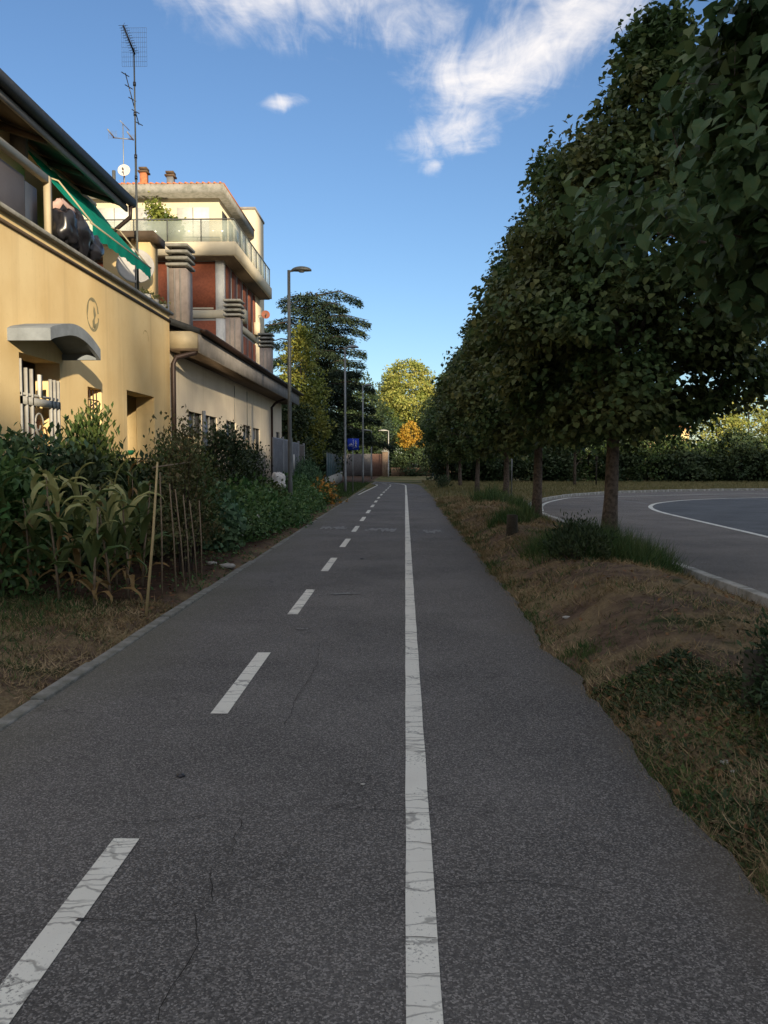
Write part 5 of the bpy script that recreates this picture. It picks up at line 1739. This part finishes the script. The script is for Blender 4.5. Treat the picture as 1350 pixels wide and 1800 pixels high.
LM = {}
for mk in ('corn_green', 'corn_pale', 'corn_dry'):
    LM[mk] = [corn_leaf_mesh(L_, w, cu, 'leaf', M[mk]) for L_, w, cu in ((.66, .095, 1.5), (.80, .11, 2.1), (.56, .09, .9), (.72, .115, 2.7))]
stalk_me = MB().tube([(0, 0, -.03), (.01, 0, .5), (-.01, .01, 1.0), (0, 0, 1.25)], [.016, .014, .010, .005], 6).mesh('stalk'); stalk_me.materials.append(M['canebr'])
cpos = []
corn_px = [(165, 1068), (195, 1060), (60, 1055), (105, 1062), (225, 1050), (140, 1045), (30, 1035), (205, 1030), (85, 1028), (250, 1030), (170, 1018), (5, 1060), (120, 1010), (50, 1005), (230, 1008)]
labs = ['maize plant at the front of the patch with drooping pale leaves', 'maize plant beside the front one, nearest the tall pale cane', 'low maize plant at the left front of the patch', 'maize plant left of the front one with dry lower leaves',
        'maize plant just left of the tall pale cane', 'maize plant in the middle of the patch with brown tips', 'maize plant at the left edge of the picture', 'slim maize plant behind the pale cane side', 'green maize plant behind the left front ones',
        'maize plant partly behind the tall pale cane', 'tall maize plant in the heart of the patch', 'maize plant cut by the left picture edge at the front', 'tall maize plant at the back of the patch', 'maize plant at the back left of the patch', 'maize plant at the back right of the patch by the climbing beans']
for i, (px, py) in enumerate(corn_px):
    p = G(px, py, .05)
    o = thing('maize_plant', labs[i], 'plant', (p.x, p.y, zg(p.x, p.y)), 'maize plants in the vegetable patch')
    hh = random.uniform(.85, 1.12)
    st = link('stalk', stalk_me, None, o); st.scale = (1, 1, hh); st.rotation_euler = (random.uniform(-.1, .1), random.uniform(-.1, .1), random.uniform(0, 6))
    nl = 19
    for k in range(nl):
        t = k / (nl - 1)
        key = 'corn_dry' if (t < .12 or random.random() < .09) else ('corn_pale' if (t > .6 and random.random() < .72 and 50 < px < 230) else 'corn_green')
        lf_ = link('leaf', random.choice(LM[key]), None, o, (0, 0, (.12 + 1.0 * t) * hh))
        s_ = random.uniform(.6, 1.1) * (1 - .15 * t) * (.75 if key == 'corn_dry' else 1)
        lf_.scale = (s_, s_, s_)
        lf_.rotation_euler = (random.uniform(-.3, .3), random.uniform(-.5, .35) + (.3 if t < .15 else 0), k * 2.6 + random.uniform(-.6, .6))


def bush(name, label, cx, cy, rx, ry, h, ncl, per, crad, lsize, m, kind='diamond', asp=.6, cat='shrub', group=None, z0=None, flowers=None, base=.02, inner=.35, up=.3):
    zb = zg(cx, cy) if z0 is None else z0
    o = thing(name, label, cat, (cx, cy, zb), group)
    th = RNG.random(ncl) * 6.28; rho = (inner + (1 - inner) * RNG.random(ncl)) ** .6
    zz = RNG.random(ncl) ** .8
    k = np.sqrt(np.maximum(.12, 1 - (zz * .92) ** 2.2))
    Cc = np.stack([cx + rx * rho * k * np.cos(th), cy + ry * rho * k * np.sin(th), zb + base + h * zz * (.85 + .3 * RNG.random(ncl))], 1)
    idx = np.repeat(np.arange(ncl), per)
    P = Cc[idx] + RNG.normal(size=(len(idx), 3)) * crad
    P[:, 2] = np.maximum(P[:, 2], zb + .01)
    O = unit(P - np.array([cx, cy, zb + h * .3]))
    A = O * .6 + randdir(len(P)) * .8 + np.array([0, 0, up]); Nn = O + randdir(len(P)) * .6 + np.array([0, 0, .5])
    Ls = RNG.uniform(.6, 1.3, len(P)) * lsize
    stuff(leaf_obj('foliage', P, A, Nn, Ls, Ls * asp, kind, m, o))
    st = MB()
    for q_ in range(min(14, ncl)):
        c = Cc[q_]
        st.tube([(cx + (c[0] - cx) * .3, cy + (c[1] - cy) * .3, zb - .03), ((c[0] + cx) / 2, (c[1] + cy) / 2, zb + (c[2] - zb) * .5), tuple(c)], [.012, .009, .003], 4, False)
    st.build('stems', M['darkbark'], o)
    if flowers:
        fm, nf, fs_ = flowers
        ids = RNG.choice(len(P), nf, replace=False)
        Pf = P[ids] + O[ids] * .06
        for kk in range(1):
            n5 = 5
            PP = np.repeat(Pf, n5, 0); AA = randdir(len(PP)); NN = np.repeat(O[ids], n5, 0)
            stuff(leaf_obj('flowers', PP, AA, NN, np.full(len(PP), fs_), np.full(len(PP), fs_ * .9), 'diamond', fm, o))
    return o


def bpx(px, py, X=None, z=.05):
    return G(px, py, z)


# against the house wall, from left
bush('garden_shrub', 'lush dark green shrub at the left edge below the house door', -5.0, 11.2, .75, 1.1, 1.5, 110, 34, .13, .13, M['bluegreen'], asp=.5)
bush('garden_shrub', 'dark green feathery shrub behind the maize', -4.9, 12.9, .65, .9, 1.35, 90, 34, .12, .12, M['midgreen'], asp=.45)
bush('garden_shrub', 'broad leafy plant in front of the house at the left edge', -4.75, 9.4, .6, .8, 1.30, 90, 30, .12, .13, M['lush'], asp=.5)
bush('oleander_shrub', 'upright leafy shrub reaching the level of the door grille', -5.2, 13.7, .4, .55, 1.95, 100, 28, .12, .13, M['midgreen'], asp=.38, up=.8)
bush('oleander_shrub', 'lower upright shrub between the barred window and the wall opening', -5.2, 15.6, .4, .9, 1.45, 90, 26, .12, .12, M['midgreen'], asp=.38, up=.8)
bush('garden_shrub', 'dark shrub below the wall opening of the yellow house', -5.15, 17.8, .5, 1.2, 1.25, 100, 26, .13, .12, M['dkgreen'], asp=.5)
bush('garden_shrub', 'dark broad leafed plant between the maize and the climbing beans', -4.2, 13.2, .6, .9, 1.25, 100, 26, .12, .12, M['dkgreen'], asp=.5)
bush('garden_shrub', 'dark leafy clump behind the middle of the maize patch', -4.6, 11.3, .6, .8, 1.35, 100, 26, .12, .13, M['dkgreen'], asp=.5)
# climbing beans / tomatoes on canes
bush('bean_row', 'brownish climbing plants on the garden canes', -3.15, 11.9, .32, 1.5, 1.55, 120, 26, .10, .065, M['brownleaf'], asp=.6, cat='plant', base=.35, inner=.0)
bush('bean_row', 'greener climbing plants at the far end of the garden canes', -3.5, 13.6, .4, 1.1, 1.5, 110, 30, .11, .07, M['midgreen'], asp=.6, cat='plant', base=.2, inner=0)
bush('rose_bush', 'tall loose shrub with a few pink blossoms by the corner downpipe', -4.6, 16.4, .4, .9, 1.65, 90, 24, .12, .08, M['midgreen'], asp=.6, flowers=(M['pinkfl'], 14, .05))
cane_px = [((257, 1082), (277, 812), 'cane', 'tallest pale bamboo cane at the front, leaning right'), ((285, 1050), (281, 830), 'canebr', 'weathered cane just behind the tall pale one'),
           ((310, 1043), (298, 850), 'canebr', 'second weathered cane of the bean row'), ((325, 1040), (308, 860), 'canebr', 'third weathered cane of the bean row, leaning left'),
           ((334, 1030), (322, 870), 'canebr', 'fourth weathered cane of the bean row'), ((347, 1028), (333, 880), 'canebr', 'fifth weathered cane of the bean row'),
           ((355, 1020), (350, 880), 'canebr', 'last weathered cane of the bean row, nearest the kerb')]
for (a, c, mk, lab) in cane_px:
    p0 = G(a[0], a[1], .02); p1 = PY(c[0], c[1], p0.y + .15)
    o = MB().tube([p0, p0.lerp(p1, .5) + Vector((.01, 0, 0)), p1], [.016, .014, .010] if mk == 'cane' else [.010, .009, .007], 7).build('garden_cane', M[mk], org=p0, smooth=True)
    tag(o, lab, 'cane', 'canes in the vegetable garden')
pa, pb = PY(268, 822, 9.6), PY(335, 812, 12.2)
tag(MB().tube([pa, pb], .009, 6).build('cross_cane', M['canebr'], org=pa), 'thin cane tied level across the tops of the bean canes', 'cane')
# leafy beds farther on
bush('leafy_bed', 'low lush blue green leafy clump right of the garden canes', -3.75, 15.2, .75, 1.1, .85, 120, 30, .12, .12, M['bluegreen'], asp=.75, cat='plant')
bush('leafy_bed', 'lush green leafy clump before the rose with white flowers', -3.55, 18.2, .75, 1.6, .80, 140, 30, .13, .11, M['lush'], asp=.7, cat='plant')
bush('white_flower_bush', 'green bush with scattered white flowers near the path edge', -3.25, 17.2, .5, 1.2, .62, 110, 30, .11, .08, M['lush'], asp=.6, flowers=(M['whitefl'], 9, .05))
bush('leafy_bed', 'green ground plants spilling along the path before the first lamp', -3.05, 21.5, .45, 2.0, .45, 140, 30, .12, .09, M['lush'], asp=.6, cat='plant')
bush('leafy_bed', 'taller green plants beside the foot of the first street lamp', -3.9, 22.6, .8, 2.2, .72, 160, 28, .14, .10, M['midgreen'], asp=.6, cat='plant')
bush('garden_shrub', 'big dark rounded shrub in front of the cream building windows', -4.3, 20.0, .55, 1.2, 1.95, 150, 34, .14, .10, M['dkgreen'], asp=.5)
bush('garden_shrub', 'big dark shrub right of the grey gate post', -4.3, 22.6, .5, 1.3, 1.75, 130, 32, .14, .10, M['dkgreen'], asp=.5)
bush('leafy_bed', 'low green plants past the first street lamp', -3.4, 27.2, .75, 2.4, .45, 150, 26, .14, .11, M['lush'], asp=.6, cat='plant')
bush('marigold_bed', 'bed of yellow and orange flowers spilling towards the path', -3.25, 32.5, .55, 2.4, .55, 120, 26, .14, .11, M['midgreen'], asp=.6, cat='flowers', flowers=(M['yellowfl'], 330, .09))
bush('leafy_bed', 'green plants between the domed shrub and the path', -4.0, 30, .6, 2.6, .7, 140, 26, .15, .12, M['lush'], asp=.6, cat='plant')
bush('domed_shrub', 'rounded feathery green shrub past the grey sheet fence', -4.35, 35.5, .8, 2.4, 1.25, 200, 30, .16, .16, M['bluegreen'], asp=.25)
bush('garden_shrub', 'dark shrub by the end of the cream building', -5.6, 42.0, 1.0, 1.5, 1.9, 120, 28, .2, .14, M['dkgreen'])
bush('dark_bush', 'small dark bush by the end of the dry verge', PY(780, 856, 49).x, 49, .45, .6, .55, 40, 24, .1, .09, M['dkgreen'])

# ------------------------------------------------------------------ verge on the right
bush('dark_bush', 'dark rounded leafy bush at the right edge of the picture beside a low stump', 2.30, 4.45, .46, .52, .42, 170, 44, .06, .045, M['dkgreen'], asp=.35, up=.6)
bush('dark_bush', 'dark feathery bush in the grass clump left of the nearest visible trunk', 2.35, 11.4, .40, .7, .40, 90, 36, .07, .07, M['dkgreen'], asp=.25, up=.8)
def tuft_thing(label, cx, cy, rx, ry, n, h, m=None, lean=1.0, w=.008):
    o = tuft('grass_clump', label, cx, cy, rx, ry, n, h, m or M['grass'], zg, lean, w)
    tag(o, label, 'grass clump', 'grass clumps in the verge')
    if rx < .2: stuff(o)
    return o


tuft_thing('long dark green grass clump around the foot of the nearest visible trunk', 2.95, 12.5, .9, 1.7, 15000, .46, lean=1.7, w=.007)
tuft_thing('green grass clump left of the second trunk', 2.3, 17.6, .45, .9, 2500, .42, w=.011)
tuft_thing('dark green grass clump at the foot of the third trunk', 3.0, 27.5, .85, 2.0, 4000, .60, w=.016)
tuft_thing('grass at the foot of the second trunk', 3.2, 20.0, .4, .6, 1200, .25, w=.011)
tuft_thing('big dark grass clump at the right edge of the picture by a low stump', 2.75, 4.9, .35, .5, 6000, .36, lean=1.0, w=.005)
tuft_thing('small low green tuft close to the ragged asphalt edge', 1.47, 6.85, .16, .22, 500, .09, w=.006)
tuft_thing('little flat green tuft in the dry grass', 1.75, 6.2, .12, .14, 240, .07, w=.006)
for lab, x, y, r, h in (('short round timber stump beside the big grass clump at the right edge', 1.98, 4.75, .07, .30), ('short round timber stump left of the second linden', 1.95, 15.4, .10, .34)):
    z = zg(x, y)
    o = thing('timber_stump', lab, 'stump', (x, y, z), 'timber stumps in the verge')
    MB().lathe((x, y, z - .1), (.03, .02, 1), [(0, r), (h * .5, r * 1.04), (h + .1, r * .98), (h + .105, r * .9)], 14).build('shaft', M['wood'], o, smooth=True)
    MB().lathe((x + .012, y + .008, z - .1 + h + .10), (.03, .02, 1), [(0, r * .93), (.006, r * .85), (.006, .001)], 14).build('sawn_top', M['wood'], o)


def scatter(name, m, n, region, L_, w, up, kind='blade', zoff=.0, dens=None):
    """region(n) -> x, y arrays"""
    x, y = region(n)
    if dens is not None:
        keep = RNG.random(n) < dens(x, y); x, y = x[keep], y[keep]
    n = len(x)
    far_ = 1 + np.maximum(0, y - 4) / 9 if name in ('dry_grass', 'short_grass') else np.ones(n)
    z = np.array([zg(a, b_) for a, b_ in zip(x, y)]) + zoff
    P = np.stack([x, y, z], 1)
    A = randdir(n) * [1, 1, .25] + [0, 0, up]
    return stuff(leaf_obj(name, P, A, randdir(n) * .5 + [0, 0, .8], RNG.uniform(.5, 1.3, n) * L_ * far_ ** .5, RNG.uniform(.6, 1.3, n) * w * far_, kind, m))


def verge(n):
    y = 1.8 + 34 * RNG.random(n) ** 1.5
    pr = np.array([path_right(v) for v in y])
    x = pr + .015 + (3.93 - pr) * RNG.random(n) ** 1.15
    return x, y


def patch(x, y, s=1.0, ph=0.0):
    return (np.sin(x * 2.9 * s + y * 1.1 * s + ph) + np.sin(y * 2.3 * s - x * 1.7 * s + ph * 2) + np.sin(x * 5.1 * s + y * 4.3 * s + ph)) / 3


scatter('dry_grass', M['straw'], 90000, verge, .075, .0042, .14, dens=lambda x, y: .10 + .8 * np.clip(patch(x, y, 1.3) * 2.2 + .25 + (y < 4) * .5, 0, 1))
scatter('short_grass', M['grass'], 26000, verge, .055, .0045, .55, dens=lambda x, y: np.clip((patch(x, y, .8, 2.0) - .12) * 2.2, 0, 1) * .9 + .9 * np.clip((1.62 - x) * 3, 0, .35))
scatter('fallen_leaves', M['deadleaf'], 900, verge, .05, .035, .2, 'diamond', .008)


def vnear(n):
    y = 2.2 + 3.4 * RNG.random(n)
    pr = np.array([path_right(v) for v in y])
    return pr - .03 + 1.5 * RNG.random(n) ** 1.4, y


def edge_all(n):
    y = 2.2 + 30 * RNG.random(n) ** 1.4
    pr = np.array([path_right(v) for v in y])
    return pr + np.abs(RNG.normal(size=n)) * .09 - .035, y


scatter('short_grass', M['grass'], 14000, edge_all, .05, .0045, .5, dens=lambda x, y: np.clip(patch(x * .3, y, 1.3, 1.0) + .35, .05, 1))
scatter('dry_grass', M['straw'], 16000, edge_all, .06, .004, .2, dens=lambda x, y: np.clip(-patch(x * .3, y, 1.3, 1.0) + .5, .1, 1))
scatter('fallen_leaves', M['deadleaf'], 260, edge_all, .04, .03, .2, 'diamond', .012)
scatter('edge_grass', M['grass'], 9000, vnear, .06, .004, .5, dens=lambda x, y: np.clip(.75 - .4 * np.abs(y - 4.2), .0, 1))
def weeds(n):
    y = 3.3 + 2.6 * RNG.random(n)
    pr = np.array([path_right(v) for v in y])
    return pr + .02 + (1.25 - .1 * y) * RNG.random(n), y


scatter('low_weeds', M['dkgreen'], 9000, weeds, .045, .018, .5, 'diamond', dens=lambda x, y: np.clip(.55 + patch(x, y, 1.6, 2.5), 0, 1))
scatter('low_weeds', M['midgreen'], 5000, weeds, .035, .020, .5, 'diamond', dens=lambda x, y: np.clip(.35 + patch(x, y, 1.8, .5), 0, 1))
scatter('fallen_leaves', M['deadleaf'], 260, weeds, .05, .035, .25, 'diamond', .01)
scatter('edge_straw', M['straw'], 9000, vnear, .085, .004, .12, dens=lambda x, y: np.clip(1.1 - .25 * np.abs(y - 2.9), .1, 1))


def lnear(n):
    y = 3.0 + 6.3 * RNG.random(n)
    return -2.54 - 2.8 * RNG.random(n) ** 1.2, y


scatter('dry_grass', M['straw'], 30000, lnear, .07, .0045, .10, dens=lambda x, y: .25 + .6 * (patch(x, y, 1, 1) > -.2))
scatter('short_grass', M['grass'], 22000, lnear, .06, .005, .6, dens=lambda x, y: np.clip((patch(x, y, .9, 4.0)) * .7, 0, .25) + np.clip((-x - 2.85) * 1.2, 0, 1) * np.clip((y - 6.6) * .8, 0, 1))


def lgar(n):
    y = 8.5 + 20 * RNG.random(n) ** 1.3
    return -2.53 - 2.2 * RNG.random(n), y


scatter('garden_weeds', M['lush'], 9000, lgar, .06, .02, .5, 'diamond', dens=lambda x, y: .15 + .8 * (patch(x, y, .9, 3) > .1))
scatter('fallen_leaves', M['deadleaf'], 700, lgar, .08, .03, .15, 'diamond', .01)


def far_verge(n):
    y = 36 + 34 * RNG.random(n)
    x = 1.35 + RNG.random(n) * 34
    return x, y


def fv_d(x, y):
    # keep off the road
    ky = np.interp(x, [4, 4.5, 5.2, 6.2, 7.7, 9.6, 12, 16, 22, 32, 48], [27, 30.4, 33, 36.2, 39.3, 42, 44.3, 46.6, 48.5, 50, 51])
    return np.where((x > 4.0) & (y < ky + .15), 0, .9)


scatter('far_dry_grass', M['drygrass'], 60000, far_verge, .16, .022, 1.0, dens=fv_d)


def far_left(n):
    y = 38 + 24 * RNG.random(n)
    return -2.6 - 1.9 * RNG.random(n), y


scatter('far_grass', M['grass'], 9000, far_left, .14, .02, 1.0)
# pebbles and litter
for k, (px, py, r, mk, lab) in enumerate([(318, 1362, .016, 'black', 'tiny dark clod lying on the asphalt left of the solid line'), (638, 1376, .009, 'stone', 'tiny pale pebble on the asphalt near the solid line'),
                                          (636, 982, .02, 'black', 'small dark lump on the path right of the far dashes'),
                                          (140, 1614, .010, 'black', 'tiny dark clod at the crack beside the nearest dash')]):
    p = G(px, py, .01)
    tag(lump('path_pebble', (p.x, p.y, r * .4), (r * 1.4, r, r * .5), M[mk], None, 40 + k, nn=6), lab, 'pebble')
stn = []
for k, (px, py, r, lab) in enumerate([(996, 1098, .03, 'pale stone in the verge near the asphalt edge'), (1275, 1360, .02, 'pale chip among the weeds at the right'), (1290, 1375, .014, 'smaller pale chip beside another in the weeds'),
                                      (400, 995, .09, 'flat pale stone slab at the garden edge'), (372, 992, .06, 'smaller flat stone beside the slab at the garden edge')]):
    p = G(px, py, .03)
    z = zg(p.x, p.y)
    tag(lump('stone', (p.x, p.y, z + r * .25), (r * 1.4, r, r * .45), M['stone'], None, 60 + k, nn=6), lab, 'stone', 'loose stones at the path sides')

# ------------------------------------------------------------------ unseen blocks and trees added behind the viewer to shape sun and shade
def block(name, label, x0, x1, y0, y1, h):  # added sun blocker, its height sets where the shade ends
    o = thing(name, label, 'building', ((x0 + x1) / 2, (y0 + y1) / 2, 0))
    MB().box(x0, x1, y0, y1, 0, h).build('wall', M['aptcream'], o)
    MB().box(x0 - .3, x1 + .3, y0 - .3, y1 + .3, h, h + .3).build('roof', M['fascia'], o)
    me_ = MB().box(-.6, .6, -.02, .02, 0, 1.5).mesh('window'); me_.materials.append(M['glass'])
    z = 1.2
    while z + 2 < h:
        x = x0 + 1.6
        while x < x1 - 1:
            link('window', me_, None, o, (x - (x0 + x1) / 2, y1 + .02 - (y0 + y1) / 2, z)); x += 3.2
        z += 3.0
    return o


block('house', 'long low unseen cream block added behind the viewer on the left to stop the sun', -10, 28.4, -80, -70, 20.2)
block('house', 'slightly taller unseen cream block added behind the viewer to stop the sun, second from the left', 28.5, 32.3, -80, -70, 23.2)
block('shade_block', 'unseen cream block added behind the viewer to stop the sun, third from the left', 32.5, 39.0, -74, -70, 31.5)
block('shade_block', 'tallest unseen cream block added behind the viewer across the road to stop the sun', 39.1, 62, -80, -70, 38)
block('shade_block', 'long unseen cream block added behind the viewer to stop the sun, farthest to the right', 63, 130, -80, -70, 33.2)
for i, (x, lab) in enumerate(((25.4, 'first unseen loose poplar added behind the viewer to filter the sun'), (28.4, 'second unseen loose poplar added behind the viewer to filter the sun'), (31.2, 'third unseen loose poplar added behind the viewer to filter the sun'))):
    foliage_tree('shade_poplar', lab, 'tree', (x, -66, 0), [(6, 1.0), (14, 1.7), (20, 1.9), (30, 1.7), (36, .5)], 85, 11, .5, .42, M['midgreen'], tr=.25, group='added sun filtering poplars behind the viewer')  # added thin crowns that let part of the sun onto the walls
for i, (x, lab) in enumerate(((14, 'leftmost unseen umbrella pine added behind the viewer for shade'), (19, 'second unseen umbrella pine added behind the viewer for shade'), (24, 'third unseen umbrella pine added behind the viewer for shade'), (29, 'rightmost unseen umbrella pine added behind the viewer for shade'))):
    foliage_tree('shade_pine', lab, 'tree', (x, -66, 0), [(29.8, 2.2), (31.5, 3.0), (34, 2.4), (35.5, .8)], 190, 12, .5, .42, M['dkgreen'], tr=.3, group='added shading pines behind the viewer')  # added high crowns that shade the apartment front only
